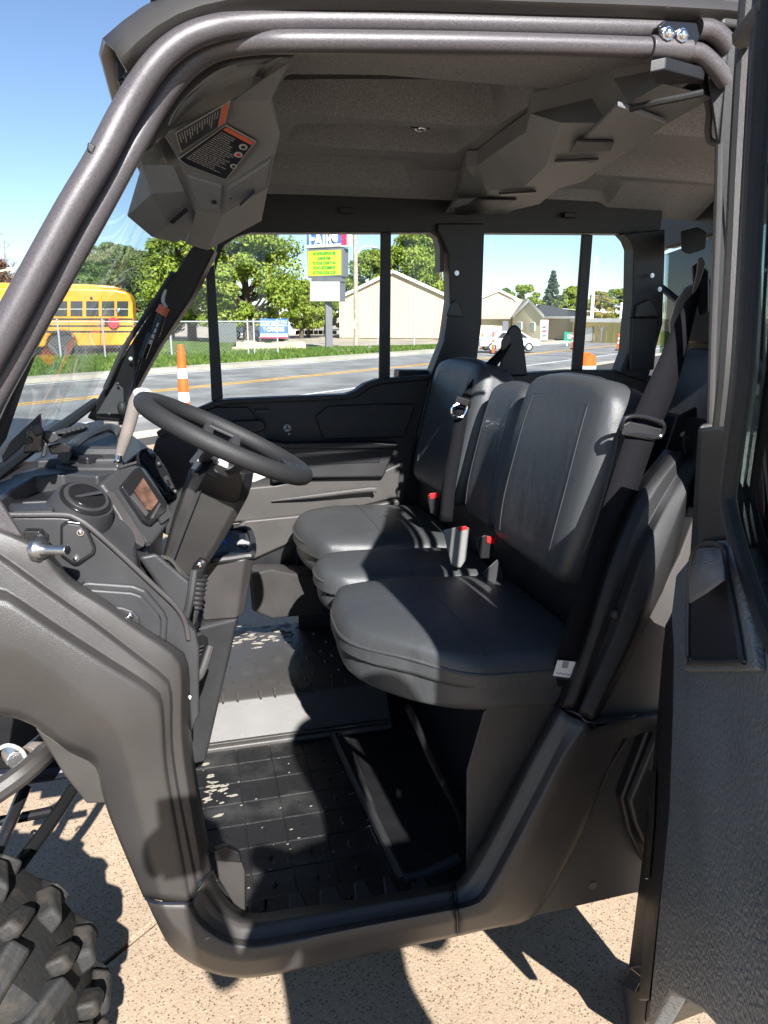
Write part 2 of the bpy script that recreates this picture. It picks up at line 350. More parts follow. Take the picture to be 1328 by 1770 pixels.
# stepped triangular pocket on the end panel
panel('end_panel_plateau', [(138,1010),(150,1006),(230,1012),(252,1020),(284,1058),(290,1072),(288,1112),(274,1116),(250,1096),(150,1032)], .078, .012, M['dash'], bevel=.006)
panel('access_cover', [(150,1018),(228,1024),(246,1030),(274,1062),(280,1074),(279,1100),(272,1108),(245,1086),(160,1028)], .072, .010, M['dash'], bevel=.005)
panel('access_cover_step', [(184,1048),(212,1050),(230,1056),(242,1068),(243,1086)], .068, .010, M['dash'], bevel=.004)
c0 = P(225, 1065, .066); MB().ball(c0, .006, (1, .6, 1), 8).build('rivet', M['chrome'], V)
# recessed black striker pocket with its screws
panel('striker_pocket_rim', [(104,908),(116,900),(140,903),(152,915),(166,948),(164,958),(135,978),(126,978),(104,962)], .078, .01, M['gloss'], bevel=.003)
panel('striker_pocket', [(108,912),(118,905),(138,908),(148,919),(161,948),(159,956),(134,972),(126,972),(108,960)], .0765, .01, M['dash'], bevel=.002)
for (a, b) in ((139, 921), (131, 967)):
    c0 = P(a, b, .073); MB().cyl(c0, c0 + Vector((0, .01, 0)), .0055, 12).ball(c0, .004, (1, .5, 1), 6).build('screw', M['chrome'], V)
# door striker on its bracket at the foot of the A pillar
br = MB(); br.prism(poly([(-120,900),(0,868),(18,896),(40,930),(60,976),(-120,976)], .035), (0, .012, 0)); br.prism(poly([(-120,976),(60,976),(62,982),(-120,992)], .03), (0, .05, 0)); br.build('pillar_foot_bracket', M['tube'], V, bevel=.003)
c0 = P(15, 938, .03); MB().cyl(c0, c0 + Vector((0, .01, 0)), .0115, 20).ball(c0, .008, (1, .6, 1), 8).build('bolt', M['gloss'], V, bevel=.001)
sk = MB(); sk.prism(poly([(40,918),(68,918),(82,930),(82,965),(60,974),(44,950)], .022), (0, .02, 0)); sk.build('striker_block', M['gloss'], V, bevel=.002)
a, b = P(66, 950, .01), P(117, 951, -.02)
ax = (b - a).normalized()
MB().cyl(a, b, .0075, 18).cyl(b - ax * .012, b, .0078, 18, .007).cyl(a - ax * .004, a + ax * .006, .018, 20).cyl(a + ax * .006, a + ax * .012, .013, 20).build('striker_pin', M['steel'], V, bevel=.0008)
MB().cyl(a - ax * .018, a - ax * .004, .0125, 6).build('striker_nut', M['copper'], V, bevel=.001)

# ---- near A pillar, roof rail tubes
t1 = [(-60,690,.06),(4,577,.065),(111,380,.08),(171,278,.09),(216,192,.10),(262,120,.10),(308,76,.10),(360,52,.10),(430,41,.11),(560,38,.118),(760,41,.118),(960,46,.118),(1140,51,.118)]
r1 = [.0235,.0228,.0216,.0212,.0208,.0202,.0195,.0185,.0178,.0178,.0178,.0178,.0178]
MB().tube([P(*p) for p in t1], r1, 16, sm=6).build('roof_rail_tube', M['tube'], V)
t2 = [(-60,770,.09),(0,664,.10),(60,558,.11),(160,382,.12),(222,270,.13),(262,198,.14),(296,146,.14),(330,110,.14),(372,86,.14),(430,75,.125),(520,72,.105),(760,74,.10),(960,78,.10),(1120,83,.10)]
r2 = [.0195,.0195,.019,.0185,.0175,.017,.017,.017,.0165,.0165,.0165,.0165,.0165,.0165]
MB().tube([P(*p) for p in t2], r2, 16, sm=6).build('door_frame_tube', M['tube'], V)
# dark web and door rubber behind the tubes
web = [[(-60,765,.115),(0,655,.115),(108,470,.125),(200,300,.14),(262,185,.15),(310,120,.15),(360,84,.15),(440,66,.15),(760,66,.15),(1200,76,.15)],
       [(-60,850,.125),(0,745,.125),(58,600,.135),(168,402,.15),(240,272,.16),(285,205,.17),(325,150,.17),(375,110,.17),(450,92,.17),(760,92,.17),(1200,100,.17)]]
MB().loft(strip(web, 40)).build('pillar_web', M['rubber'], V, solid=.01)
MB().tube([P(*p) for p in [(-30,790,.10),(10,700,.11),(50,625,.115),(85,560,.12),(100,520,.12),(112,497,.12)]], .0016, 6, sm=5).build('windscreen_bead', M['grey'], V)
# dark A pillar return below the bead down to the cowl
MB().prism([P(*p) for p in [(0,700,.12),(60,612,.13),(38,660,.16),(8,760,.2),(-20,800,.2),(-40,780,.12)]], (0,.02,0)).build('pillar_return', M['black'], V, bevel=.004)
# end bracket with two bolts, sleeves, eyelet, and the bends into the B pillar
bk = MB(); bk.prism(poly([(1138,44),(1150,34),(1206,38),(1212,62),(1204,80),(1142,78)], .085), (0, .05, 0)); bk.build('rail_bracket', M['gloss'], V, bevel=.004)
for (a_, b_) in ((1156, 57), (1181, 60)):
    c0 = P(a_, b_, .078); MB().cyl(c0, c0 + Vector((0, .01, 0)), .0115, 8).ball(c0 - Vector((0, .001, 0)), .0085, (1, .7, 1), 8).build('bracket_bolt', M['chrome'], V, bevel=.001)
MB().tube([P(*p) for p in [(1122,83,.10),(1160,86,.10),(1191,88,.10)]], .0195, 16).build('rail_sleeve', M['tube'], V, bevel=.003)
tb = MB(); tb.prism(poly([(1130,104),(1156,105),(1154,115),(1147,123),(1138,123),(1131,114)], .125), (0, .004, 0)); tb.build('eyelet_tab', M['tube'], V, bevel=.001)
c0 = P(1142.5, 112, .122); MB().cyl(c0, c0 + Vector((0, .004, 0)), .005, 12).build('eyelet_hole', M['ink'], V)
MB().tube([P(*p) for p in [(1206,50,.10),(1228,52,.10),(1248,66,.10),(1262,84,.10)]], .0165, 14, sm=6).build('rail_bend', M['tube'], V)
MB().tube([P(*p) for p in [(1191,89,.10),(1212,94,.10),(1238,118,.10),(1256,142,.10)]], .0155, 14, sm=6).build('rail_bend', M['tube'], V)
MB().tube([P(*p) for p in [(1150,122,.2),(1185,120,.2),(1206,132,.19),(1217,160,.18),(1226,190,.17),(1224,226,.17),(1228,244,.17),(1244,249,.15)]], .0065, 10, sm=6).build('grab_hook', M['tube'], V)
# B pillar of the near side
bp = MB(); bp.hull([P(*p) for p in [(1212,70,.14),(1262,60,.09),(1300,40,.06),(1300,1000,.05),(1250,900,.04),(1226,730,.06),(1232,480,.09),(1240,260,.12)]], [P(*p) for p in [(1222,80,.2),(1272,70,.2),(1310,50,.2),(1310,1000,.2),(1262,900,.2),(1236,730,.2),(1242,480,.2),(1250,260,.2)]]); bp.build('b_pillar', M['black'], V, bevel=.006)
MB().tube([P(*p) for p in [(1244,250,.085),(1240,400,.075),(1233,560,.06),(1228,735,.045)]], .0075, 10, sm=4).build('b_pillar_edge', M['body'], V)
bb = MB(); bb.hull([P(*p) for p in [(1208,734,.03),(1246,728,.03),(1256,800,.03),(1262,960,.03),(1192,1010,.03),(1196,900,.03)]], [P(*p) for p in [(1214,734,.12),(1246,728,.12),(1256,800,.12),(1262,960,.12),(1200,1010,.12),(1204,900,.12)]]); bb.build('b_pillar_shoulder', M['body'], V, bevel=.008)

# ---- roof shell: near lip, rolled edge, crown, far edge
def roofline(off, y, dz=0): return [(a, b - off, y) for a, b in [(219,122),(240,100),(266,76),(300,52),(345,32),(410,18),(520,13),(700,14),(900,20),(1100,26),(1240,33)]]
lip = [P(*p) for p in roofline(0, .10)]; lip = resample(smooth_path(lip, 5, False)[0], 30)
def rib(dx, y, dz): return [Vector((p.x + dx * max(0, 1 - i / 8), y, p.z + dz)) for i, p in enumerate(lip)]
rings = [rib(.0, .125, .0), rib(0, .10, .0), rib(-.008, .088, .010), rib(-.016, .098, .026), rib(-.03, .13, .046), rib(-.05, .3, .075), rib(-.06, .75, .085), rib(-.05, 1.2, .075), rib(-.03, 1.42, .05), rib(-.01, 1.47, .02), rib(0, 1.46, 0)]
for r_ in rings:
    e = r_[-1]; r_.append(Vector((2.6, e.y, e.z + .01)))
MB().loft(rings).build('roof', M['body'], V, solid=.006, ang=50)
MB().tube([Vector((p.x, .118, p.z - .010)) for p in lip], .010, 8).build('roof_seal', M['rubber'], V)
e = P(1250, 20, .10); MB().box((e.x + .02, .11, e.z - .0), (.05, .03, .05)).build('roof_end_cap', M['body'], V, bevel=.008)
c0 = P(152, 245, .07); MB().prism([c0, P(166, 252, .07), P(160, 268, .07), P(150, 258, .07)], (0, .02, 0)).build('pillar_clip', M['black'], V, bevel=.002)

# ---- headliner: felt sheet with pressed ribs
HB = [(.44, .76, .22, .80, .105), (.84, 1.06, .30, .80, .085), (1.18, 1.345, .24, .74, .06), (.98, 1.22, 1.12, 2.0, .09), (1.28, 1.40, 1.02, 1.5, .04), (.45, .72, 1.15, 2.0, .07)]
def hz(x, y):  # underside height
    z = 1.955 + .02 * math.sin(min(1, max(0, (y - .1) / 1.3)) * math.pi)
    if y > 1.3: z -= (y - 1.3) * .55
    for (y0, y1, x0, x1, dpt) in HB:
        ys_ = y0 + .05 * max(0, 1 - (x - x0) / .2)
        if ys_ < y < y1 + .035 and x0 < x < x1:
            k = min(1, (x - x0) / .04) * min(1, (x1 - x) / .03)
            t = (y - ys_) / (y1 - ys_)
            z += dpt * k * (min(1, t) ** .8 if t < 1 else max(0, 1 - (y - y1) / .035))
    z -= .02 * max(0, x - 1.2) ** 2
    return z
hl = MB(); xs = [-.02 + i * .02 for i in range(112)]; ys = [.12 + j * .006 for j in range(224)]
hl.loft([[Vector((x, y, hz(x, y))) for y in ys] for x in xs]); hl.build('headliner', M['felt'], V, ang=28, recalc=False)
# headliner edge notch clips and dome light
for (a_, b_) in ((600, 364), (985, 372)):
    c0 = P(a_, b_, 1.40); MB().box(c0, (.05, .02, .018)).build('headliner_clip', M['black'], V, bevel=.004)
c0 = P(724, 237, .86); c0.z = hz(c0.x, .86) - .004
dl = MB(); dl.ball(c0, .036, (1, .75, .32), 10); dl.build('dome_light', M['gloss'], V)
MB().ball(c0 + Vector((.004, -.004, -.008)), .017, (1, .8, .5), 8).build('dome_lens', M['chrome'], V)

# ---- cross beam cover (overhead, from near B pillar to far B pillar): faceted channel
def QB(px, py, z): return G(px, py, z)
bmz = dict()
# three long lines along Y: front upper edge (meets headliner), lower ridge, rear edge
A_ = [QB(*p) for p in [(1124,124,1.945),(1062,136,1.945),(1024,170,1.93),(918,196,1.935),(910,228,1.92),(858,262,1.93),(826,286,1.925),(806,287,1.925),(790,336,1.90),(748,360,1.90)]]
B_ = [QB(*p) for p in [(1146,144,1.90),(1088,178,1.885),(1050,212,1.875),(970,212,1.875),(944,286,1.86),(906,322,1.86),(848,328,1.86),(842,340,1.86),(792,344,1.85),(756,381,1.85)]]
C_ = [QB(*p) for p in [(1232,168,1.895),(1150,214,1.88),(1098,252,1.87),(1040,290,1.86),(1010,312,1.855),(964,326,1.855),(932,352,1.85),(890,362,1.85),(868,372,1.85),(848,381,1.85)]]
D_ = [p + Vector((.05, .03, .075)) for p in C_]
bm_ = MB(); bm_.loft([[p + Vector((0, 0, .04)) for p in A_], A_, B_, C_, D_]); bm_.build('cross_beam_cover', M['oh'], V, solid=.003, bevel=.003, ang=12)
def slab(name, pts, m, th=.012, parent=V, bevel=.003, up=(0, 0, 1)):
    return MB().prism(pts, Vector(up) * th).build(name, m, parent, bevel=bevel)
slab('beam_wing_plate', [QB(*p) for p in [(1068,184,1.868),(1152,214,1.868),(1096,250,1.862),(1056,262,1.86),(990,262,1.86)]], M['oh'], .010)
slab('beam_recess', [QB(*p) for p in [(998,244,1.857),(1062,246,1.857),(1056,262,1.854),(984,264,1.854)]], M['black'], .006)
slab('beam_recess', [QB(*p) for p in [(786,362,1.846),(830,346,1.846),(894,346,1.846),(866,360,1.844),(790,376,1.843)]], M['black'], .006)
slab('beam_slot', [QB(*p) for p in [(958,280,1.853),(1036,276,1.853),(1030,282,1.852),(960,286,1.852)]], M['ink'], .006)
slab('beam_slot', [QB(*p) for p in [(862,336,1.847),(928,332,1.847),(922,337,1.846),(864,340,1.846)]], M['ink'], .006)
MB().tube([QB(*p) for p in [(1090,188,1.866),(1130,178,1.868),(1180,168,1.872),(1216,160,1.876)]], .006, 8, sm=3).build('beam_strap', M['rubber'], V)
slab('beam_end_cover', [QB(*p) for p in [(1122,126,1.90),(1150,120,1.905),(1218,138,1.905),(1214,146,1.90),(1134,146,1.895)]], M['black'], .02)

# ---- front overhead console with warning labels
def O(px, py, y): return P(px, py, y)
def facets(name, pts, faces, m, parent=V, bevel=.006, solid=.006):
    return MB().add(pts, faces).build(name, m, parent, bevel=bevel, solid=solid, ang=15)
v = [O(503,104,.16), O(404,172,.30), O(283,232,.42), O(392,214,.42), O(306,270,.52), O(448,246,.46), O(484,232,.34), O(476,262,.42), O(388,318,.58), O(316,296,.58),
     O(464,322,.56), O(386,368,.66), O(340,362,.66), O(452,380,.80), O(358,431,1.0), O(300,250,.44), O(320,420,.95), O(290,226,.34), O(440,126,.22), O(455,300,.62), O(372,330,.70), O(470,170,.22)]
facets('overhead_console', v, [(0,1,3,5,6,21),(1,2,4,3),(3,4,9,8,5),(6,5,8,7),(7,8,11,10),(8,9,12,11),(10,11,14,13),(11,12,16,14)], M['oh'])
arch = [[(280,232,.40),(305,206,.38),(335,180,.36),(372,156,.34),(410,138,.32),(440,128,.30),(456,134,.28)], [(290,215,.22),(306,182,.22),(330,155,.22),(365,128,.22),(405,108,.22),(450,98,.22),(490,97,.20)]]
MB().loft(strip(arch, 20)).build('header_trim', M['oh'], V, solid=.006)
arch2 = [[(246,262,.16),(280,196,.18),(318,140,.18),(362,106,.18),(420,92,.18),(508,88,.18)], [(284,232,.24),(306,184,.24),(332,157,.24),(366,131,.24),(408,112,.24),(505,102,.24)]]
MB().loft(strip(arch2, 24)).build('header_rubber', M['black'], V, solid=.008)
facets('console_block_face', [p - Vector((0, .012, 0)) for p in (O(322,300,.585), O(386,320,.585), O(382,364,.655), O(344,358,.655))], [(0,1,2,3)], M['oh'], solid=.014)
facets('console_radio_face', [p - Vector((0, .010, 0)) for p in (O(392,322,.585), O(468,274,.44), O(458,320,.555), O(390,364,.66))], [(0,1,2,3)], M['oh'], solid=.014)
def _pl(i, j, k, off=.010):
    n = (v[j] - v[i]).cross(v[k] - v[i]).normalized()
    if n.dot(CAM - v[i]) < 0: n = -n
    return v[i] + n * off, n
LP1, LP2 = _pl(1, 2, 4), _pl(3, 4, 8)
def label(pix, ys, name='warning_label', header=None, lines=(), off=.006):
    p0, n = ys
    return [PP(a_, b_, p0, n) for (a_, b_) in pix], n
# label on the upright face
def bil(q, u, v_): return q[0].lerp(q[1], u).lerp(q[3].lerp(q[2], u), v_)
def warn_label(quad, ys, orient):
    q, n = label(quad, ys)
    o = MB().add(q, [(0, 1, 2, 3)]).build('warning_label', M['grey'], V, recalc=False)
    def patch(u0, v0, u1, v1, m, nm, lift):
        MB().add([bil(q, u0, v0) + n * lift, bil(q, u1, v0) + n * lift, bil(q, u1, v1) + n * lift, bil(q, u0, v1) + n * lift], [(0, 1, 2, 3)]).build(nm, m, o, recalc=False)
    return q, n, o, patch
q, n, lo, patch = warn_label([(303,229),(399,173),(389,212),(313,263)], LP1, 0)
patch(.02,.05,.84,.95, M['ink'], 'print_field', .0012); patch(.86,.05,.98,.95, M['orangel'], 'header_band', .0012)
tl = MB()
for k in range(16):
    u0 = .06 + k * .048; h0 = random.uniform(.35, .85)
    tl.add([bil(q, u0, .1) + n * .002, bil(q, u0 + .014, .1) + n * .002, bil(q, u0 + .014, h0) + n * .002, bil(q, u0, h0) + n * .002], [(0, 1, 2, 3)])
kind(tl.build('print_lines', M['grey'], lo, recalc=False), 'stuff')
pent = [(308,274),(391,215),(443,244),(391,311),(322,285)]; ysP = LP2
pp, n = label(pent, ysP); cpt = sum(pp, Vector()) / 5
lo2 = MB().add(pp, [(0, 1, 2, 3, 4)]).build('warning_label', M['grey'], V, recalc=False)
MB().add([cpt + (p - cpt) * .96 + n * .0012 for p in pp], [(0, 1, 2, 3, 4)]).build('print_field', M['ink'], lo2, recalc=False)
qq = [pp[0], pp[1], pp[2], pp[3]]
def qpatch(mb, u0, v0, u1, v1, l): mb.add([bil(qq, u0, v0) + n * l, bil(qq, u1, v0) + n * l, bil(qq, u1, v1) + n * l, bil(qq, u0, v1) + n * l], [(0, 1, 2, 3)])
ob = MB(); qpatch(ob, .90, .06, .975, .95, .002); ob.build('header_band', M['orangel'], lo2, recalc=False)
tl = MB()
for k in range(19):
    u0 = .10 + k * .041; l_ = random.uniform(.62, .9) if k < 13 else random.uniform(.45, .62)
    a0 = .08; 
    while a0 < l_:
        wd = random.uniform(.03, .11); qpatch(tl, u0, a0, u0 + .013, min(l_, a0 + wd), .002); a0 += wd + .018
kind(tl.build('print_lines', M['grey'], lo2, recalc=False), 'stuff')
for (u0, v0, rr) in ((.80, .80, .0085), (.62, .84, .0085), (.36, .93, .007)):
    c0 = bil(qq, u0, v0) + n * .0022
    MB().cyl(c0, c0 + n * .0006, rr, 16).build('pictogram', M['grey'], lo2)
    MB().cyl(c0 + n * .0007, c0 + n * .0011, rr * .55, 7).build('pictogram_mark', M['ink'] if u0 != .62 else M['red'], lo2)
# radio blank slots in the console's rear face
for (a_, b_, c_, d_) in (((416,308),(444,284),(446,290),(418,316)), ((414,352),(438,328),(440,336),(416,358)),):
    pts = [O(*p, .545 if k < 1 else .56) for k, p in enumerate((a_, b_, c_, d_))]
    MB().prism([p - Vector((0, .012, 0)) for p in pts], (0, .03, 0)).build('console_slot', M['ink'], V)
for (a_, b_, y) in ((370, 350, .61), (362, 424, .96), (432, 385, .84), (400, 341, .60), (452,296,.52)):
    c0 = O(a_, b_, y); MB().ball(c0, .006, (1, 1, .7), 6).build('screw', M['ink'], V)
# sun-visor / mirror pod at the driver's corner
v = [O(246,284,.60), O(300,284,.56), O(318,330,.62), O(262,334,.60), O(220,372,.70), O(262,408,.76), O(330,348,.68), O(344,386,.78), O(304,418,.86), O(290,388,.72), O(282,412,.84)]
facets('overhead_speaker_pod', v, [(0,1,2,3),(0,3,4),(3,2,6,9),(4,3,9,5),(9,6,7,8),(5,9,8,10),(1,6,2)], M['oh'])
slab('pod_opening', [O(292,384,.70), O(322,358,.66), O(326,366,.67), O(300,388,.71)], M['ink'], .006, up=(0, -1, 0))
MB().prism([O(*p) for p in [(286,296,1.0),(330,280,1.0),(400,300,1.0),(402,400,1.02),(340,424,1.04),(300,410,1.02)]], (0, .01, 0)).build('console_back', M['oh'], V)
# far-side dark skin that closes the header behind the console
MB().prism([Vector((-.08, .2, 1.86)), Vector((.16, .2, 1.95)), Vector((.16, .2, 1.97)), Vector((-.08, .2, 1.89))], (0, 1.2, 0)).build('header_rail', M['black'], V, bevel=.004)
# ================================================================ INTERIOR
# ---- floor: near footwell, tunnel, far footwell
fl = MB(); fl.prism([Vector(p) for p in ((.03, .085, .284), (-.02, .12, .284), (-.08, .30, .284), (-.10, .42, .284), (-.10, .84, .284), (.46, .84, .284), (.46, .085, .284))], (0, 0, .015)); fl.build('footwell_floor', M['floor'], V)
# mat pads with joints, raised diamonds
def piece(name, me, x, y, z, parent=V):
    o = bpy.data.objects.new(name, me); COL.objects.link(o); o.parent = parent; o.location = Vector((x, y, z)) - (parent.location if parent.get('_t') else Vector()); return o
def stud_mesh(name, a, b, h, m):
    o = MB().loft([[Vector((0, -a, 0)), Vector((b, 0, 0)), Vector((0, a, 0)), Vector((-b, 0, 0))], [Vector((0, -a * .35, h)), Vector((b * .35, 0, h)), Vector((0, a * .35, h)), Vector((-b * .35, 0, h))]], True, True).build(name, m, None, flat=True)
    me = o.data; bpy.data.objects.remove(o); return me
o_ = MB().hull([Vector((x * .045, y * .0425, -.002)) for x, y in ((-1, -1), (1, -1), (1, 1), (-1, 1))], [Vector((x * .0438, y * .0413, .002)) for x, y in ((-1, -1), (1, -1), (1, 1), (-1, 1))]).build('mat_pad', M['floor'], None, flat=True); pad_me = o_.data; bpy.data.objects.remove(o_)
dia_me = stud_mesh('mat_diamond', .016, .008, .0045, M['floor'])
for i in range(5):
    for j in range(7):
        x = -.075 + i * .093; y = .215 + j * .088
        if x > .36: continue
        piece('mat_pad', pad_me, x, y, .3005); piece('mat_diamond', dia_me, x, y, .3024)
# rim round the mat on the seat side
MB().tube([Vector((.385, .15, .31)), Vector((.375, .3, .312)), Vector((.36, .5, .315)), Vector((.345, .74, .32))], .012, 8, sm=4).build('mat_rim', M['dash'], V)
MB().tube([Vector((.385, .15, .31)), Vector((.44, .155, .31)), Vector((.52, .17, .32))], .012, 8, sm=4).build('mat_rim', M['dash'], V)
M['tunnel'] = mat('tunnel_plastic', (.05, .046, .043), .42, bump=.25, bscale=700, var=.12, vscale=12, col2=(.075, .072, .068), thr=(.55, .8), world=1)
tn = MB(); tn.prism([Vector((-.11, y, z)) for y, z in ((.77, .28), (.775, .312), (.79, .318), (.865, .408), (.88, .414), (1.0, .414), (1.006, .408), (1.40, .408), (1.40, .28))], (.64, 0, 0))
tn.build('floor_tunnel', M['tunnel'], V, bevel=.006)
st_me = stud_mesh('tunnel_stud', .014, .0065, .005, M['tunnel'])
for j, y in enumerate((.93, .97, 1.05, 1.09, 1.13, 1.2, 1.28, 1.35)):
    for i in range(7): piece('tunnel_stud', st_me, -.04 + i * .083 + (.03 if j % 2 else 0), y, .4142 if y < 1.0 else .4082)
o_ = MB().box((0, 0, 0), (.006, .03, .012), Matrix.Rotation(R(25), 3, 'X')).build('edge_rib', M['tunnel'], None); er = o_.data; bpy.data.objects.remove(o_)
for i in range(9): piece('edge_rib', er, -.03 + i * .055 + (.012 if i % 2 else 0), .872, .413)
MB().box((.21, .785, .322), (.62, .012, .006)).build('tunnel_foot_bead', M['tunnel'], V, bevel=.002)
# dried mud marks on the lit part of the mat (thin flakes)
M['mud'] = mat('dried_mud', (.33, .31, .26), .9, bump=.6, bscale=200, spec=.1)
mud = MB()
def flake(x, y, z, r):
    n = random.randint(5, 8); a0 = random.random() * 6.28
    pts = [Vector((x + math.cos(a0 + 6.283 * k / n) * r * random.uniform(.45, 1), y + math.sin(a0 + 6.283 * k / n) * r * random.uniform(.45, 1), z)) for k in range(n)]
    mud.prism([Vector((x + (p.x - x) * 1.7 + (p.y - y) * .5, y + (p.y - y) * .7, z)) for p in pts], (0, 0, .0008))
for k in range(26): flake(random.gauss(-.01, .035), random.gauss(.62, .06), .3055, random.uniform(.003, .013))
for k in range(60): flake(random.uniform(.02, .30), random.gauss(1.30, .06), .4088, random.uniform(.004, .017))
for k in range(45): flake(random.uniform(-.06, .36), random.uniform(.2, .7), .3055, random.uniform(.0012, .0035))
kind(mud.build('dried_mud_flakes', M['mud'], V), 'stuff')
# threshold plate with its raised plates and screws
th = MB(); th.box((.27, .125, .297), (.44, .10, .03)); th.build('threshold', M['black'], V, bevel=.006)
tp = MB()
for (x0, x1) in ((.075, .10), (.125, .175), (.19, .25), (.265, .315), (.33, .37), (.39, .44)):
    tp.hull([Vector((x0, .085, .313)), Vector((x1, .085, .313)), Vector((x1 - .012, .165, .313)), Vector((x0 + .012, .165, .313))], [Vector((x0 + .004, .09, .317)), Vector((x1 - .004, .09, .317)), Vector((x1 - .015, .16, .317)), Vector((x0 + .015, .16, .317))])
tp.build('threshold_pads', M['dash'], V, bevel=.001)
for (x, y) in ((.075, .13), (.26, .12), (.405, .135)):
    MB().cyl((x, y, .314), (x, y, .3185), .0065, 10).ball((x, y, .3185), .004, (1, 1, .5), 6).build('screw', M['gloss'], V)
# kick panels of the footwell: front toe board, corner bracket
MB().prism([Vector((-.115, .16, .33)), Vector((-.10, .16, .34)), Vector((-.13, .16, .55)), Vector((-.20, .16, .80)), Vector((-.23, .16, .80)), Vector((-.155, .16, .55))], (0, 1.24, 0)).build('toe_board', M['black'], V, bevel=.01)
MB().hull(poly([(372,1474),(416,1484),(424,1506),(424,1578),(404,1562),(378,1520)], .088), poly([(372,1470),(416,1478),(424,1500),(426,1568),(404,1556),(378,1516)], .13)).build('sill_corner_bracket', M['sill'], V, bevel=.004)
MB().hull(poly([(370,1470),(392,1462),(414,1474),(418,1492),(372,1488)], .086), poly([(370,1462),(392,1456),(414,1468),(418,1484),(372,1480)], .13)).build('bracket_cap', M['black'], V, bevel=.003)
MB().cyl(P(324, 1205, .085), P(324, 1205, .10), .006, 12).build('flange_screw', M['steel'], V)
# pedal box grille
gr = MB(); gr.prism([P(a, b, y) for a, b, y in ((318,1124,.26),(352,1112,.32),(362,1118,.32),(344,1166,.28),(326,1180,.26))], (0, .05, .0)); pg = gr.build('pedal_box', M['black'], V, bevel=.004)
MB().tube([P(*p) for p in [(322,1182,.25),(346,1168,.27),(364,1118,.31)]], .008, 8, sm=3).build('pedal_box_rim', M['dashl'], pg)
gm = MB()
for k in range(7):
    t = k / 6; a = P(322 + 3 * t, 1128 + 46 * t, .255); b = P(352 - 12 * t, 1116 + 44 * t, .30); gm.cyl(a, b, .0018, 5)
gm.build('grille_bars', M['dashl'], pg)
MB().prism([P(a, b, y) for a, b, y in ((322,1150,.24),(330,1146,.24),(338,1176,.25),(326,1182,.24))], (0, .012, 0)).build('pedal_bracket', M['grey'], V, bevel=.002)

# ---- under-seat box
MB().box((.72, .76, .29), (.66, 1.28, .02)).build('under_seat_floor', M['black'], V)
MB().box((.58, 1.36, .5), (.5, .04, .42)).build('under_seat_side', M['ink'], V)
MB().box((.77, .76, .50), (.28, 1.24, .42)).build('seat_base', M['ink'], V, bevel=.01)
MB().hull(poly([(836,1230),(845,1222),(968,1212),(968,1222),(928,1296),(880,1388),(826,1482),(806,1506),(806,1332)], .098), poly([(836,1230),(845,1222),(968,1212),(968,1222),(928,1296),(880,1388),(826,1482),(806,1506),(806,1332)], .14)).build('seat_base_end_panel', M['triml'], V, bevel=.005)
MB().tube([P(*p) for p in [(706,1222,.18),(740,1300,.2),(790,1400,.2),(808,1460,.2)]], .008, 8).build('seat_hinge_arm', M['gloss'], V)
# ---- seat cushions and backrests
def cushion(x0, x1, y0, y1, z0, z1, nearcut=.0, farcut=.0, dome=.028):
    cx, cy, cz = (x0 + x1) / 2, (y0 + y1) / 2, (z0 + z1) / 2; hx, hy, h_ = (x1 - x0) / 2, (y1 - y0) / 2, (z1 - z0) / 2
    T = Matrix.Translation((cx, cy, cz)) @ Matrix.Rotation(R(3), 4, 'Y')
    def fn(o):
        x, y, z = o; f = max(0, (-x / hx + .15) / 1.15)
        y2 = y * (1 - (nearcut if y < 0 else farcut) * f ** 2.2)
        xx = x + .05 * max(0, (abs(y) / hy) - .3) ** 2 * (1 if x < 0 else 0) * min(1, -x / hx if x < 0 else 0)
        if x < 0: xx += (.30 * nearcut if y < 0 else .22 * farcut) * (abs(y) / hy) ** 2 * (-x / hx)
        e = max(0, 1 - (x / hx) ** 4) * max(0, 1 - (y / hy) ** 4)
        if z > 0: z = z + dome * e
        else:
            if x < 0: xx *= .95
            y2 *= .96
        return Vector((xx, y2, z))
    m = MB().rbox((hx, hy, h_), .030, 16, fn, T).build('seat_cushion', M['vinyl'], V, ang=60)
    path = []
    for k in range(80):
        a = 2 * math.pi * k / 80; c, s_ = math.cos(a), math.sin(a); q = 1 / max(abs(c), abs(s_)); sq = .5
        x, y = c * q, s_ * q; l_ = math.hypot(x, y); rr = (1 / ((abs(c)) ** 5 + abs(s_) ** 5) ** .2)
        path.append(T @ fn(Vector((c * rr * (hx - .0015), s_ * rr * (hy - .0015), h_ - .026))))
    MB().tube(path, .0042, 8, True).build('piping', M['vinyl'], m)
    MB().tube([T @ fn(Vector((-hx * .05, hy * (-.93 + 1.86 * k / 14), h_ + .0002))) for k in range(15)], .0013, 6).build('seam', M['vinyl'], m)
    return m
cushion(.280, .80, .075, .595, .725, .842, .34, .10)
cushion(.295, .80, .605, .865, .725, .838, .10, .12, .016)
cushion(.295, .80, .885, 1.385, .725, .842, .12, .22)
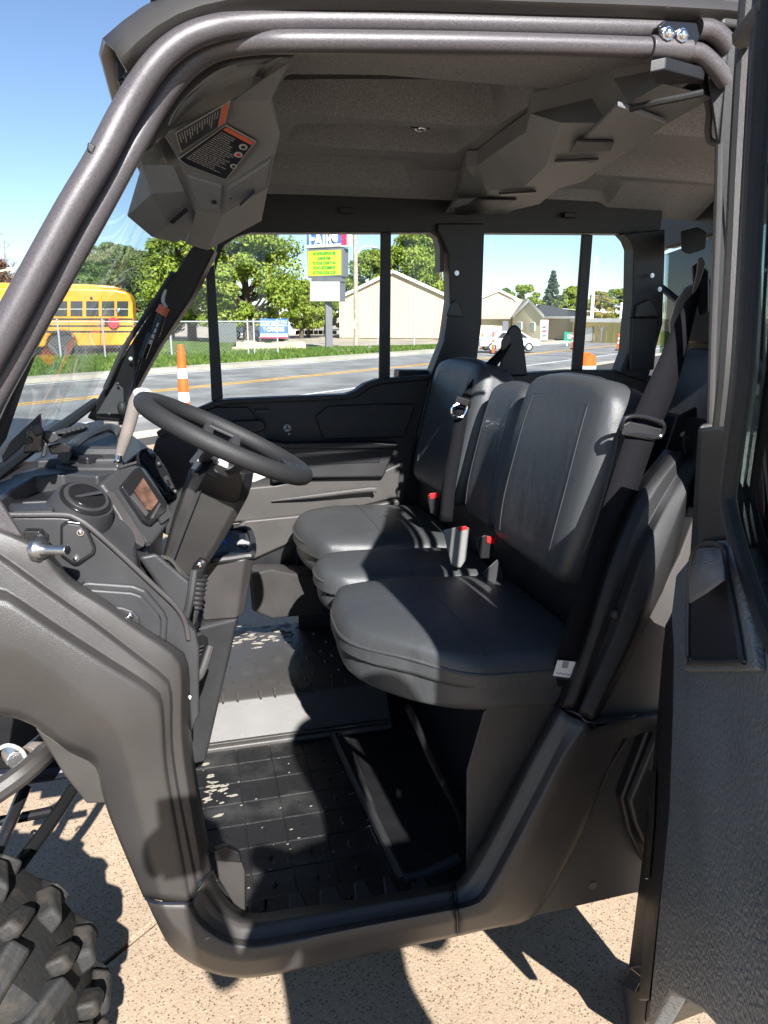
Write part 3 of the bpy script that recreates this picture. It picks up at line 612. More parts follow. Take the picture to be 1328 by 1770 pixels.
def backrest(y0, y1, zb, zt, xb, tilt=13, name='backrest', thick=.055, topn=.12):
    cy = (y0 + y1) / 2; hy = (y1 - y0) / 2; hz = (zt - zb) / 2
    T = Matrix.Translation((xb + thick + math.tan(R(tilt)) * hz, cy, (zb + zt) / 2)) @ Matrix.Rotation(R(tilt), 4, 'Y')
    def fn(o):
        x, y, z = o; f = max(0, z / hz); g_ = max(0, -z / hz)
        y *= 1 - topn * f ** 3 - .16 * g_ ** 3
        z -= .035 * f * (abs(y) / hy) ** 3
        e = max(0, 1 - (z / hz) ** 4) * max(0, 1 - (y / hy) ** 4)
        if x < 0: x -= .022 * e
        # side bolsters: a shallow centre channel with soft edges
        if x < 0: x += .010 * math.exp(-(((abs(y) / hy) - .0) / .55) ** 4) * (1 if abs(z) < hz * .8 else .4)
        return Vector((x, y, z))
    m = MB().rbox((thick, hy, hz), .034, 18, fn, T).build(name, M['vinyl'], V, ang=60)
    path = []
    for k in range(90):
        a = 2 * math.pi * k / 90; c, s_ = math.cos(a), math.sin(a); rr = (1 / ((abs(c)) ** 6 + abs(s_) ** 6) ** (1 / 6))
        path.append(T @ fn(Vector((-thick + .030, c * rr * (hy - .0015), s_ * rr * (hz - .0015)))))
    MB().tube(path, .0036, 8, True).build('piping', M['vinyl'], m)
    for sg in (-.66, .66):
        MB().tube([T @ fn(Vector((-thick + .0003, sg * hy * (1 - .06 * k / 12), hz * (-.84 + 1.66 * k / 12)))) for k in range(13)], .0013, 6).build('seam', M['vinyl'], m)
    MB().tube([T @ fn(Vector((-thick + .0003, hy * (-.64 + 1.28 * k / 10), hz * .74))) for k in range(11)], .0013, 6).build('seam', M['vinyl'], m)
    return m
backrest(.165, .60, .925, 1.375, .735)
backrest(.61, .855, .925, 1.33, .755)
backrest(.885, 1.36, .925, 1.375, .745)
# dark frame between cushions and backs, and behind the backrests
MB().box((.865, .77, .83), (.15, 1.24, .24)).build('seat_frame', M['black'], V, bevel=.01)
MB().prism([Vector((.93, .14, .80)), Vector((1.02, .14, .80)), Vector((1.10, .14, 1.28)), Vector((1.02, .14, 1.30))], (0, 1.22, 0)).build('seat_back_frame', M['black'], V, bevel=.01)
# rear bench seen above the front backs
def rear_bk(y0, y1):
    return backrest(y0, y1, .95, 1.395, 1.66, 12, 'rear_backrest', .06)
rear_bk(.12, .58); rear_bk(.60, .86); rear_bk(.88, 1.36)
MB().rbox((.24, .62, .06), .03, 8, None, Matrix.Translation((1.5, .75, .8))).build('rear_seat_cushion', M['vinyl'], V, ang=60)
MB().box((1.4, .75, .3), (1.1, 1.3, .03)).build('rear_floor', M['black'], V)
MB().box((1.92, .75, .80), (.05, 1.36, 1.0)).build('rear_bulkhead', M['black'], V, bevel=.01)

# ---- seat belts
def ribbon(name, L, Rr, m=None, parent=V, th=.0018):
    a = smooth_path([P(*p) for p in L], 5, False)[0]; b = smooth_path([P(*p) for p in Rr], 5, False)[0]; n = max(len(a), len(b))
    a, b = resample(a, n), resample(b, n)
    return MB().loft([[p, p.lerp(q, .5) + Vector((-.0015, -.0015, 0)), q] for p, q in zip(a, b)]).build(name, m or M['web'], parent, solid=th, ang=60)
b1 = ribbon('near_shoulder_belt', [(1186,520,.17),(1166,560,.16),(1140,620,.145),(1112,680,.13),(1084,745,.12)], [(1206,500,.17),(1196,560,.155),(1180,625,.14),(1162,690,.125),(1134,752,.115)])
b2 = ribbon('near_lap_belt', [(1084,745,.118),(1050,850,.10),(1016,960,.085),(988,1050,.075),(958,1150,.07)], [(1134,755,.113),(1098,862,.095),(1064,965,.08),(1036,1052,.07),(1008,1150,.065)])
ribbon('belt_return_strand', [(1203,500,.215),(1190,560,.22),(1170,640,.22),(1152,700,.22)], [(1212,500,.21),(1198,560,.21),(1178,640,.21),(1158,702,.21)], M['web'])
a, b = P(1086, 728, .155), P(1150, 742, .15)
MB().tube([P(*p) for p in [(1076,738,.108),(1082,722,.108),(1110,719,.106),(1144,730,.104),(1147,744,.104),(1138,756,.104),(1110,752,.106),(1080,748,.108)]], .0042, 8, True, 3).build('belt_tongue', M['gloss'], b1)
MB().hull(poly([(1076,735),(1088,728),(1148,742),(1146,758),(1130,762),(1074,752)], .104), poly([(1076,735),(1088,728),(1148,742),(1146,758),(1130,762),(1074,752)], .112)).build('tongue_grip', M['black'], b1, bevel=.003)
g_ = MB(); g_.hull(poly([(1206,446),(1214,444),(1220,456),(1210,486),(1200,510),(1196,506),(1204,470)], .20), poly([(1206,446),(1214,444),(1220,456),(1210,486),(1200,510),(1196,506),(1204,470)], .225)); g_.build('belt_guide_loop', M['lever'], V, bevel=.003)
MB().hull(poly([(1196,460),(1210,452),(1226,470),(1226,540),(1208,548),(1198,500)], .23), poly([(1196,460),(1210,452),(1226,470),(1226,540),(1208,548),(1198,500)], .26)).build('belt_guide_base', M['black'], V, bevel=.005)
tg = MB(); tg.hull(poly([(964,1141),(996,1144),(988,1172),(956,1168)], .062), poly([(964,1141),(996,1144),(988,1172),(956,1168)], .0635)); tgo = tg.build('belt_label', M['white'], V)
p0 = P(977, 1150, .0612); text_mesh('▦', .018, M['ink'], 'label_print', tgo, p0, P(996, 1144, .088) - P(964, 1141, .088), (0, 0, 1))
for k, (a_, b_, c_, d_) in enumerate(((962,1162,986,1166),)):
    MB().tube([P(962 + i * 4, 1163 + i * .6 + (1.6 if i % 2 else -1.2), .0616) for i in range(7)], .0006, 5).build('label_signature', M['ink'], tgo)
MB().hull(poly([(956,1166),(990,1172),(1010,1120),(1018,1150),(1000,1190),(960,1186)], .075), poly([(956,1166),(990,1172),(1010,1120),(1018,1150),(1000,1190),(960,1186)], .11)).build('belt_anchor', M['black'], V, bevel=.005)
# far belt, its tower and tongue
fb = ribbon('far_shoulder_belt', [(876,588,1.0),(862,606,1.0),(836,632,.97),(812,662,.95),(790,700,.93)], [(884,596,.99),(872,615,.98),(854,640,.96),(836,668,.94),(812,706,.92)])
ribbon('far_lap_belt', [(788,702,.93),(778,770,.92),(764,840,.91),(756,900,.90)], [(810,708,.92),(800,772,.91),(788,842,.90),(782,902,.89)], M['web'])
tw = MB(); tw.hull(poly([(860,652),(866,620),(873,580),(880,566),(890,560),(900,568),(905,590),(912,650)], 1.02), poly([(860,652),(866,620),(873,580),(880,566),(890,560),(900,568),(905,590),(912,650)], 1.10)); tw.build('belt_tower', M['black'], V, bevel=.008)
MB().hull(poly([(866,590),(874,578),(882,576),(884,590),(876,606),(866,606)], .99), poly([(866,590),(874,578),(882,576),(884,590),(876,606),(866,606)], 1.02)).build('belt_guide', M['dash'], V, bevel=.004)
MB().tube([P(*p) for p in [(784,702,.905),(802,696,.905),(808,704,.905),(800,720,.905),(788,720,.905),(781,712,.905)]], .0045, 8, True, 3).build('far_belt_tongue', M['chrome'], fb)
MB().hull(poly([(790,684),(814,692),(808,703),(786,696)], .90), poly([(790,684),(814,692),(808,703),(786,696)], .915)).build('tongue_grip', M['black'], fb, bevel=.003)
# buckles between the seats
def buckle(pix, y, m, red):
    o = MB().hull(poly(pix, y), poly(pix, y + .032)).build('belt_buckle', m, V, bevel=.004)
    r_ = MB().hull(poly(red, y - .002), poly(red, y + .02)).build('buckle_button', M['red'], o, bevel=.002)
buckle([(766,916),(796,909),(812,912),(806,968),(796,982),(780,978)], .60, M['bkl'], [(790,911),(806,909),(810,915),(794,918)])
buckle([(822,932),(838,924),(858,930),(848,966),(830,966)], .56, M['black'], [(842,926),(858,930),(856,942),(842,938)])
buckle([(738,856),(758,850),(762,866),(756,890),(744,888)], .90, M['black'], [(742,853),(758,851),(759,860),(744,863)])
MB().hull(poly([(834,990),(860,966),(870,990),(872,1008),(850,1020)], .50), poly([(834,990),(860,966),(870,990),(872,1008),(850,1020)], .53)).build('belt_bracket', M['dash'], V, bevel=.003)
# spring and cable beside the seat back
MB().tube([P(*p) for p in [(1183,752,.14),(1184,775,.14),(1192,800,.13),(1196,815,.13)]], .003, 6, sm=4).build('door_cable', M['rubber'], V)
MB().cyl(P(1180, 750, .14), P(1190, 758, .14), .006, 8).build('cable_end', M['steel'], V)
MB().cyl(P(1194, 806, .13), P(1198, 822, .13), .007, 8).build('cable_end', M['copper'], V)
MB().hull([P(*p) for p in [(1168,720,.2),(1206,700,.2),(1206,900,.2),(1120,1000,.2),(1100,920,.2)]], [P(*p) for p in [(1168,720,.3),(1206,700,.3),(1206,900,.3),(1120,1000,.3),(1100,920,.3)]]).build('pillar_base_trim', M['black'], V, bevel=.008)
MB().ball(P(1064, 1061, .03), .011, (1, 1, 1), 8).build('rubber_bumper', M['rubber'], V)

# ---- dashboard
db = MB()
def dsec(y, top, dx=0): return [Vector((-.62 + dx, y, top + .02)), Vector((-.40 + dx, y, top + .005)), Vector((-.20 + dx, y, top - .03)), Vector((-.10 + dx, y, top - .12)), Vector((-.08 + dx, y, top - .28)), Vector((-.12 + dx, y, .82)), Vector((-.22, y, .90)), Vector((-.62, y, 1.0))]
db.loft([dsec(.105, 1.165), dsec(.30, 1.16), dsec(.48, 1.155), dsec(.50, 1.155), dsec(.9, 1.165, -.02), dsec(1.41, 1.18, -.02)], True, True)
db.build('dashboard', M['dash'], V, bevel=.006)
# deck behind the near tray, with its rolled edge
def deck(name, pix, z, th, m, bevel=.006): return MB().prism([G(a, b, z) for a, b in pix], (0, 0, -th)).build(name, m, V, bevel=bevel)
deck('dash_deck', [(-60,800),(0,797),(96,797),(170,797),(215,794),(205,812),(168,822),(110,818),(60,824),(22,845),(0,865),(-60,880)], 1.20, .05, M['dash'])
deck('tray_lip', [(96,797),(170,797),(212,794),(204,808),(130,808),(96,806)], 1.206, .02, M['dashl'])
deck('tray_wall', [(118,824),(160,818),(176,822),(168,838),(150,862),(84,864)], 1.172, .03, M['dashl'])
deck('tray_floor', [(12,868),(30,850),(64,832),(100,826),(118,826),(84,864)], 1.168, .02, M['black'])
deck('tray_front_edge', [(10,869),(90,868),(96,872),(92,882),(20,884)], 1.178, .02, M['dash'])
# far half of the dash: raised deck with a bowl and a grab handle recess
deck('far_deck', [(60,795),(112,748),(150,730),(176,725),(188,730),(205,752),(212,792)], 1.215, .05, M['dash'])
deck('far_bowl', [(118,786),(150,758),(186,745),(204,752),(204,780),(150,790)], 1.222, .02, M['black'])
MB().tube([G(*p, 1.225) for p in [(110,790),(132,766),(158,750),(190,740),(206,746)]], .012, 8, sm=5).build('far_bowl_rim', M['dash'], V)
MB().tube([G(*p, 1.222) for p in [(116,782),(150,783),(206,783)]], .014, 8, sm=3).build('far_dash_bar', M['dash'], V)
deck('defrost_strip', [(98,747),(140,734),(152,735),(110,750)], 1.226, .01, M['gloss'], .002)
cw = MB()
for k in range(6):
    t = k / 5; a = G(104 + 40 * t, 747 - 11 * t, 1.229); cw.box(a, (.03, .012, .006))
cw.build('defrost_louvres', M['dashl'], V)
MB().prism([P(*p) for p in [(178,728,.9),(205,730,.9),(206,742,.9),(182,742,.9)]], (0, .02, 0)).build('cowl_plate', M['lever'], V, bevel=.003)
# windscreen lower frame and latches on the left
MB().tube([Vector((-.40, .10, 1.19)), Vector((-.36, .5, 1.215)), Vector((-.33, .9, 1.225)), Vector((-.30, 1.42, 1.235))], .014, 8, sm=4).build('windscreen_lower_frame', M['rubber'], V)
MB().prism([P(*p) for p in [(0,780,.30),(36,746,.30),(68,716,.30),(70,740,.30),(30,780,.30),(6,800,.30)]], (0, .02, 0)).build('windscreen_corner_flap', M['black'], V, bevel=.002)
lt = MB(); lt.hull(poly([(48,742),(66,732),(76,752),(72,782),(40,784)], .28), poly([(48,742),(66,732),(76,752),(72,782),(40,784)], .33)); lto = lt.build('latch', M['gloss'], V, bevel=.004)
c0 = P(49, 762, .275); MB().cyl(c0, c0 + Vector((0, .012, 0)), .007, 8).build('latch_screw', M['black'], lto)
for pix, y in (([(52,738),(70,730),(78,748),(62,756)], .27), ([(75,744),(98,746),(104,760),(90,768),(74,760)], .30), ([(82,770),(112,764),(126,772),(120,784),(88,786)], .32), ([(76,762),(84,768),(80,790),(70,792)], .29)):
    MB().hull(poly(pix, y), poly(pix, y + .05)).build('latch_arm', M['dash'] if y != .32 else M['gloss'], lto, bevel=.004)
# round vent pod
vc, vb = P(147, 866, .24), P(196, 972, .20); ax = Vector((.42, -.35, .84)).normalized()
pod = MB(); rings = []
e1 = ax.orthogonal().normalized(); e2 = ax.cross(e1)
for (c_, r_) in ((vc + ax * .004, .050), (vc - ax * .006, .054), (vc - ax * .03, .060), (vc.lerp(vb, .5), .066), (vb, .050), (vb + Vector((.0, .01, -.05)), .03)):
    rings.append([c_ + (e1 * math.cos(a) + e2 * math.sin(a)) * r_ for a in [2 * math.pi * j / 28 for j in range(28)]])
pod.loft(rings, True, True); pdo = pod.build('vent_pod', M['dash'], V, ang=40)
for rr, hh, m in ((.046, .008, M['gloss']), (.040, .012, M['dash']), (.033, .015, M['gloss'])):
    MB().cyl(vc, vc + ax * hh, rr, 28).build('vent_ring', m, pdo, bevel=.0015)
MB().box(vc + ax * .016, (.05, .012, .004), Matrix.Rotation(R(30), 3, 'Z')).build('vent_blade', M['dash'], pdo, bevel=.001)
# display pod
def plate(name, pix, p0, n, th, m, parent=V, bevel=.003):
    n = Vector(n).normalized(); return MB().prism([PP(a, b, p0, n) for a, b in pix], n * -th).build(name, m, parent, bevel=bevel)
n1 = Vector((.62, -.62, .48)).normalized(); p1 = P(252, 870, .36)
dp = plate('display_pod', [(172,836),(200,812),(230,800),(252,806),(272,836),(298,878),(296,902),(268,940),(254,942),(226,908),(196,868)], p1, n1, .09, M['dash'], bevel=.01)
plate('display_cheek', [(180,850),(198,848),(228,892),(254,936),(250,946),(232,936),(204,888)], p1 + n1 * .004, n1, .02, M['dashl'], dp, .004)
plate('display_bezel', [(210,840),(236,808),(244,806),(290,870),(289,884),(262,908),(250,900)], p1 + n1 * .012, n1, .02, M['gloss'], dp, .004)
M['screen'] = mat('lcd_screen', (.10, .055, .04), .12, var=.4, vscale=60)
plate('screen', [(233,848),(248,826),(274,866),(262,882),(254,880)], p1 + n1 * .0145, n1, .004, M['screen'], dp, .0)
plate('display_button_bar', [(232,852),(226,858),(254,892),(258,886)], p1 + n1 * .017, n1, .006, M['dashl'], dp, .001)
plate('display_button_bar', [(264,890),(277,868),(279,872),(266,896)], p1 + n1 * .017, n1, .006, M['dashl'], dp, .001)
for k in range(4):
    plate('pod_button', [(206 + k * 7, 806 - k * 2), (214 + k * 7, 803 - k * 2), (216 + k * 7, 806 - k * 2), (208 + k * 7, 809 - k * 2)], p1 + n1 * .004, n1, .004, M['dashl'], dp, .0)
for k in range(4):
    plate('pod_button', [(272 + k * 5, 888 - k * 4), (276 + k * 5, 884 - k * 4), (284 + k * 4, 902 - k * 3), (280 + k * 4, 904 - k * 3)], p1 + n1 * .010, n1, .006, M['dash'], dp, .0)
# instrument cluster beyond it
n2 = Vector((.62, -.55, .55)).normalized(); p2 = P(272, 812, .56)
ic = plate('instrument_cluster', [(238,786),(246,774),(258,771),(276,788),(292,812),(306,842),(310,862),(298,866),(284,852),(262,826),(244,804)], p2, n2, .10, M['gloss'], bevel=.008)
plate('cluster_lens', [(244,790),(252,782),(276,812),(268,826)], p2 + n2 * .004, n2, .004, M['ink'], ic, .001)
plate('cluster_trim', [(256,776),(262,775),(270,786),(266,790)], p2 + n2 * .004, n2, .006, M['grey'], ic, .001)
plate('cluster_switch', [(278,828),(290,820),(302,842),(292,850)], p2 + n2 * .008, n2, .010, M['dash'], ic, .002)
plate('cluster_switch', [(286,830),(292,828),(297,838),(291,842)], p2 + n2 * .010, n2, .004, M['chrome'], ic, .001)
for (a_, b_) in ((262, 790), (272, 804), (282, 856), (300, 852)):
    MB().ball(PP(a_, b_, p2, n2) + n2 * .006, .006, (1, 1, 1), 6).build('cluster_knob', M['dash'], ic)
# gear lever
gl = MB(); gl.tube([P(*p) for p in [(206,790,.46),(214,765,.46),(222,740,.46),(229,715,.46),(234,694,.46),(238,682,.46)]], [.008, .0105, .0115, .012, .012, .010], 12, sm=5, flat=((0, 1, 0), .8, 1.1)); glo = gl.build('gear_lever', M['lever'], V, ang=60)
MB().cyl(P(199, 806, .46), P(207, 786, .46), .0055, 10).build('lever_shaft', M['gloss'], glo)
MB().cyl(P(204, 796, .458), P(207, 786, .458), .0075, 10).build('lever_ferrule', M['chrome'], glo)
MB().tube([P(*p) for p in [(236,690,.46),(234,680,.46),(240,675,.46),(256,677,.46),(262,686,.46),(258,700,.46)]], .0055, 8, False, 4).build('lever_loop', M['grey'], glo)
MB().hull(poly([(232,678),(240,674),(244,690),(240,704),(230,702)], .452), poly([(232,678),(240,674),(244,690),(240,704),(230,702)], .47)).build('lever_button', M['grey'], glo, bevel=.003)
# steering column and wheel
SC = P(391, 758, .36); TL = R(27); un = Vector((math.cos(TL), 0, -math.sin(TL))); nn = Vector((math.sin(TL), 0, math.cos(TL))); yv = Vector((0, 1, 0))
RW = .174
rim = MB(); pts = [SC + (un * math.cos(a) + yv * math.sin(a)) * RW for a in [2 * math.pi * k / 72 for k in range(72)]]
rim.tube(pts, .0178, 14, True); rimo = rim.build('steering_wheel', M['rubber'], V, ang=60)
M['rubber2'] = M['rubber']
hubc = SC - nn * .055
hb = MB(); hb.cyl(hubc - nn * .02, hubc + nn * .012, .048, 18, .040); hb.build('wheel_hub', M['dash'], rimo, bevel=.004)
for sgn, ofs in ((1, -.028), (1, .034), (-1, -.028), (-1, .034)):
    MB().tube([hubc + un * ofs * .8 + yv * .03 * sgn, hubc + un * ofs + yv * .08 * sgn + nn * .02, SC + un * ofs + yv * (RW - .025) * sgn - nn * .008, SC + un * ofs + yv * (RW + .002) * sgn], [.011, .0105, .010, .009], 8, sm=4, flat=((1, 0, 0), 1.2, .75)).build('wheel_spoke', M['dash'], rimo, ang=60)
MB().box(SC + yv * (RW - .03) - nn * .006, (.06, .02, .008), Matrix.Rotation(TL, 3, 'Y')).build('spoke_bridge', M['dash'], rimo, bevel=.003)
MB().box(hubc + yv * .09 + nn * .03, (.03, .03, .004), Matrix.Rotation(TL, 3, 'Y')).build('hub_badge', M['grey'], rimo, bevel=.002)
pd_ = MB(); pd_.hull([SC + un * (RW - .05) + yv * .05 + nn * .006, SC + un * (RW + .012) + yv * .03 + nn * .008, SC + un * (RW + .012) - yv * .03 + nn * .008, SC + un * (RW - .05) - yv * .05 + nn * .006], [SC + un * (RW - .04) + yv * .04 - nn * .012, SC + un * (RW + .008) + yv * .028 - nn * .012, SC + un * (RW + .008) - yv * .028 - nn * .012, SC + un * (RW - .04) - yv * .04 - nn * .012]); pd_.build('rim_pad', M['rubber'], rimo, bevel=.006)
for k in (-1, 1): MB().box(SC + un * (RW - .012) + yv * .012 * k + nn * .009, (.022, .005, .002), Matrix.Rotation(TL, 3, 'Y')).build('pad_groove', M['ink'], rimo)
# shroud and lower column cover
ct, cb = P(392, 806, .37), P(316, 975, .46)
axc = (ct - cb).normalized(); q1 = Vector((0, 1, 0)) - axc * axc.y; q1.normalize(); q2 = axc.cross(q1)
def oct(c_, a, b, n=12, ex=3.0): return [c_ + q1 * (a * math.copysign(abs(math.cos(t)) ** (2 / ex), math.cos(t))) + q2 * (b * math.copysign(abs(math.sin(t)) ** (2 / ex), math.sin(t))) for t in [2 * math.pi * j / n for j in range(n)]]
cc = MB(); cc.loft([oct(cb - axc * .06, .030, .034), oct(cb, .042, .046), oct(cb.lerp(ct, .45), .052, .060), oct(cb.lerp(ct, .86), .056, .066)], True, True); cco = cc.build('column_cover', M['dashl'], V, bevel=.004, ang=50)
MB().tube([cb - axc * .05 - q1 * .034 + q2 * .02, cb - q1 * .046 + q2 * .024, cb.lerp(ct, .45) - q1 * .055 + q2 * .03, cb.lerp(ct, .86) - q1 * .058 + q2 * .034], .0012, 5).build('cover_seam', M['ink'], cco)
sh = MB(); sh.loft([oct(cb.lerp(ct, .80), .054, .062), oct(cb.lerp(ct, .90), .062, .064), oct(cb.lerp(ct, 1.10), .054, .052), oct(hubc - nn * .01, .034, .034)], True, True); sh.build('column_shroud', M['black'], cco, bevel=.003, ang=50)
plate('switch_panel', [(372,800),(380,792),(396,800),(394,814),(380,816)], ct - q1 * .06, (.1, -1, .1), .006, M['grey'], cco, .002)
MB().tube([P(*p) for p in [(372,798,.33),(360,800,.31),(348,812,.29),(336,820,.28)]], [.012,.012,.010,.008], 10, sm=3, flat=((0, 0, 1), .6, 1.2)).build('column_stalk', M['gloss'], cco)
MB().hull(poly([(352,786),(358,776),(352,800),(338,812),(330,810),(336,800)], .32), poly([(352,786),(358,776),(352,800),(338,812),(330,810),(336,800)], .335)).build('turn_stalk', M['grey'], cco, bevel=.002)
MB().prism([P(*p) for p in [(410,820,.45),(455,818,.45),(470,822,.45),(440,834,.45),(414,834,.45)]], (0, .03, 0)).build('column_tray', M['grey'], V, bevel=.003)
wl = MB(); wl.hull(poly([(392,872),(412,856),(414,862),(402,902),(380,898)], .62), poly([(392,872),(412,856),(414,862),(402,902),(380,898)], .66)); wlo = wl.build('relay_box', M['white'], V, bevel=.002)
for k in range(2):
    c0 = P(398 + k * 3, 872 + k * 9, .615); MB().cyl(c0, c0 + Vector((0, .006, 0)), .004, 8).build('relay_stud', M['ink'], wlo)
MB().hull(poly([(378,902),(402,902),(398,912),(380,910)], .62), poly([(378,902),(402,902),(398,912),(380,910)], .66)).build('relay_plug', M['black'], wlo, bevel=.002)
MB().tube([P(*p) for p in [(368,928,.6),(374,931,.6),(382,934,.6),(390,938,.6)]], [.006, .010, .009, .006], 8, sm=3).build('blue_connector', M['blue'], V)
# lower console: vent fins, bellows lever, cup holder bin
fn_ = MB()
for k in range(5):
    y = .30 + .012 * k
    fn_.tube([P(*p) for p in [(278 + k * 7, 962 + k * 7, y), (296 + k * 7, 968 + k * 8, y), (312 + k * 5, 990 + k * 8, y), (318 + k * 4, 1006 + k * 8, y)]], .0042, 6, sm=3)
fno = fn_.build('console_vent_fins', M['dashl'], V)
MB().hull(poly([(238,962),(270,955),(330,1006),(326,1088),(306,1062)], .19), poly([(238,962),(270,955),(330,1006),(326,1088),(306,1062)], .30)).build('console_side', M['dash'], V, bevel=.008)
MB().hull([P(*p) for p in [(268,958,.31),(286,958,.33),(334,1010,.33),(330,1030,.31),(316,1040,.30)]], [P(*p) for p in [(272,962,.42),(290,962,.42),(338,1010,.42),(334,1040,.42),(318,1044,.42)]]).build('console_ramp', M['black'], V, bevel=.005)
MB().tube([P(*p) for p in [(290,1084,.12),(316,1078,.11),(328,1040,.11),(336,985,.12)]], .007, 8, sm=3).build('console_edge', M['dash'], V)
bo = MB(); k_ = 22; pts = [P(344, 992, .36).lerp(P(338, 1052, .34), i / k_) for i in range(k_ + 1)]
bo.tube(pts, [(.0225 if i % 3 == 1 else .0175) * (1 - .25 * i / k_) for i in range(k_ + 1)], 14); boo = bo.build('lever_bellows', M['rubber'], V, ang=60)
MB().tube([P(*p) for p in [(338,1052,.34),(332,1076,.33),(326,1094,.32)]], [.010, .008, .006], 8).build('bellows_tail', M['rubber'], boo)
MB().tube([P(*p) for p in [(342,994,.355),(346,980,.35),(354,968,.35)]], [.016, .0145, .011], 12, sm=3).build('lever_knob', M['black'], boo, ang=60)
MB().ball(P(345, 977, .334), .007, (1, .5, 1), 8).build('knob_button', M['chrome'], boo)
bn = MB(); top = [Vector((x, y, .955)) for x, y in ((.0, .52), (.10, .515), (.125, .54), (.135, .72), (.11, .78), (0, .78))]; bot = [Vector((p.x * .8 - .005, p.y + .02, .80)) for p in top]
bn.hull(top, bot); bno = bn.build('cup_holder_bin', M['dashl'], V, bevel=.006)
inn = [Vector((x, y, .957)) for x, y in ((.008, .545), (.09, .540), (.108, .56), (.116, .71), (.095, .755), (.008, .755))]
MB().prism(inn, (0, 0, .0015)).build('bin_well', M['ink'], bno)
MB().tube([p + Vector((0, 0, .004)) for p in [Vector((.0, .53, .955)), Vector((.10, .525, .955)), Vector((.122, .55, .955)), Vector((.13, .72, .955)), Vector((.105, .772, .955)), Vector((0, .772, .955))]], .008, 8, True, 3).build('bin_rim', M['dash'], bno)
for (x, y) in ((.03, .70), (.085, .62)):
    MB().prism([Vector((x, y, .9585)), Vector((x + .02, y - .03, .9585)), Vector((x + .035, y + .0, .9585)), Vector((x + .018, y + .03, .9585))], (0, 0, .006)).build('bin_clip', M['grey'], bno, bevel=.001)
MB().hull([Vector((-.02, .5, .80)), Vector((.08, .54, .80)), Vector((.10, .74, .80)), Vector((-.02, .78, .80))], [Vector((-.08, .5, .44)), Vector((-.02, .54, .42)), Vector((-.02, .74, .42)), Vector((-.08, .78, .44))]).build('console_lower', M['dash'], V, bevel=.01)
# under-dash storage on the far side
MB().hull([P(*p) for p in [(430,992,1.12),(470,984,1.12),(500,990,1.15),(560,996,1.2),(560,1062,1.2),(470,1070,1.15),(436,1056,1.12)]], [P(*p) for p in [(430,975,1.36),(470,975,1.36),(500,975,1.38),(570,975,1.38),(570,1040,1.38),(470,1045,1.38),(436,1040,1.36)]]).build('under_dash_bin', M['dashl'], V, bevel=.01)
# ---- far side: front door trim
FY = 1.42
panel('far_door_panel', [(270,760),(300,735),(345,706),(372,694),(400,690),(500,686),(598,682),(614,677),(632,664),(654,656),(700,652),(748,648),(738,706),(718,770),(700,850),(690,900),(600,892),(500,898),(400,906),(300,930),(230,900)], FY, .06, M['trim'], bevel=.006)
panel('far_door_belt', [(270,748),(345,704),(372,694),(400,690),(598,682),(616,675),(634,662),(656,655),(748,648),(748,656),(660,664),(640,670),(622,684),(604,690),(400,698),(376,702),(350,712),(276,758)], FY - .025, .03, M['black'], bevel=.004)
panel('far_door_lower_trim', [(392,846),(480,838),(520,828),(640,824),(694,800),(688,860),(640,872),(588,884),(400,904),(380,900)], FY - .02, .03, M['triml'], bevel=.008)
panel('far_door_pocket', [(408,912),(424,900),(590,884),(640,874),(690,864),(690,880),(600,896),(424,974),(410,960)], FY - .035, .03, M['triml'], bevel=.008)
panel('far_armrest', [(470,772),(492,769),(640,766),(686,770),(672,806),(664,826),(520,828),(470,836)], FY - .05, .05, M['trim'], bevel=.010)
panel('far_armrest_cap', [(460,760),(492,766),(640,764),(690,768),(684,776),(492,776),(466,772)], FY - .065, .05, M['black'], bevel=.006)
panel('far_armrest_recess', [(480,784),(640,780),(660,784),(656,800),(480,806)], FY - .052, .01, M['black'], bevel=.003)
panel('far_door_upper_step', [(545,720),(566,702),(650,698),(720,698),(700,756),(560,760)], FY - .012, .03, M['trim'], bevel=.006)
panel('far_latch_surround', [(352,712),(372,704),(428,704),(444,722),(440,730),(400,740),(360,744)], FY - .012, .03, M['trim'], bevel=.004)
hd = panel('far_latch_handle', [(400,728),(452,726),(460,733),(458,744),(446,748),(410,748)], FY - .035, .03, M['black'], bevel=.006)
panel('far_latch_mark', [(440,709),(466,708),(464,714),(442,715)], FY - .016, .01, M['ink'], bevel=.001)
c0 = P(497, 740, FY - .012)
lk = MB(); lk.cyl(c0, c0 + Vector((0, .02, 0)), .013, 20); lko = lk.build('door_lock', M['grey'], V, bevel=.002)
for k in range(3):
    a = R(90 + 120 * k); MB().tube([c0 - Vector((0, .001, 0)), c0 + Vector((math.cos(a) * .009, -.001, math.sin(a) * .009))], .0022, 6).build('lock_mark', M['ink'], lko)
MB().ball(P(500, 750, FY - .012), .0045, (1, .5, 1), 6).build('lock_dot', M['grey'], V)
bar_ = MB(); bar_.tube([P(*p) for p in [(470,866,FY-.03),(540,858,FY-.04),(640,846,FY-.05),(646,850,FY-.05)]], [.003, .008, .011, .010], 10, sm=3); bar_.build('far_door_rail', M['dashl'], V)
panel('far_sill', [(400,904),(600,886),(700,866),(700,960),(600,990),(420,1000)], FY - .01, .06, M['black'], bevel=.006)
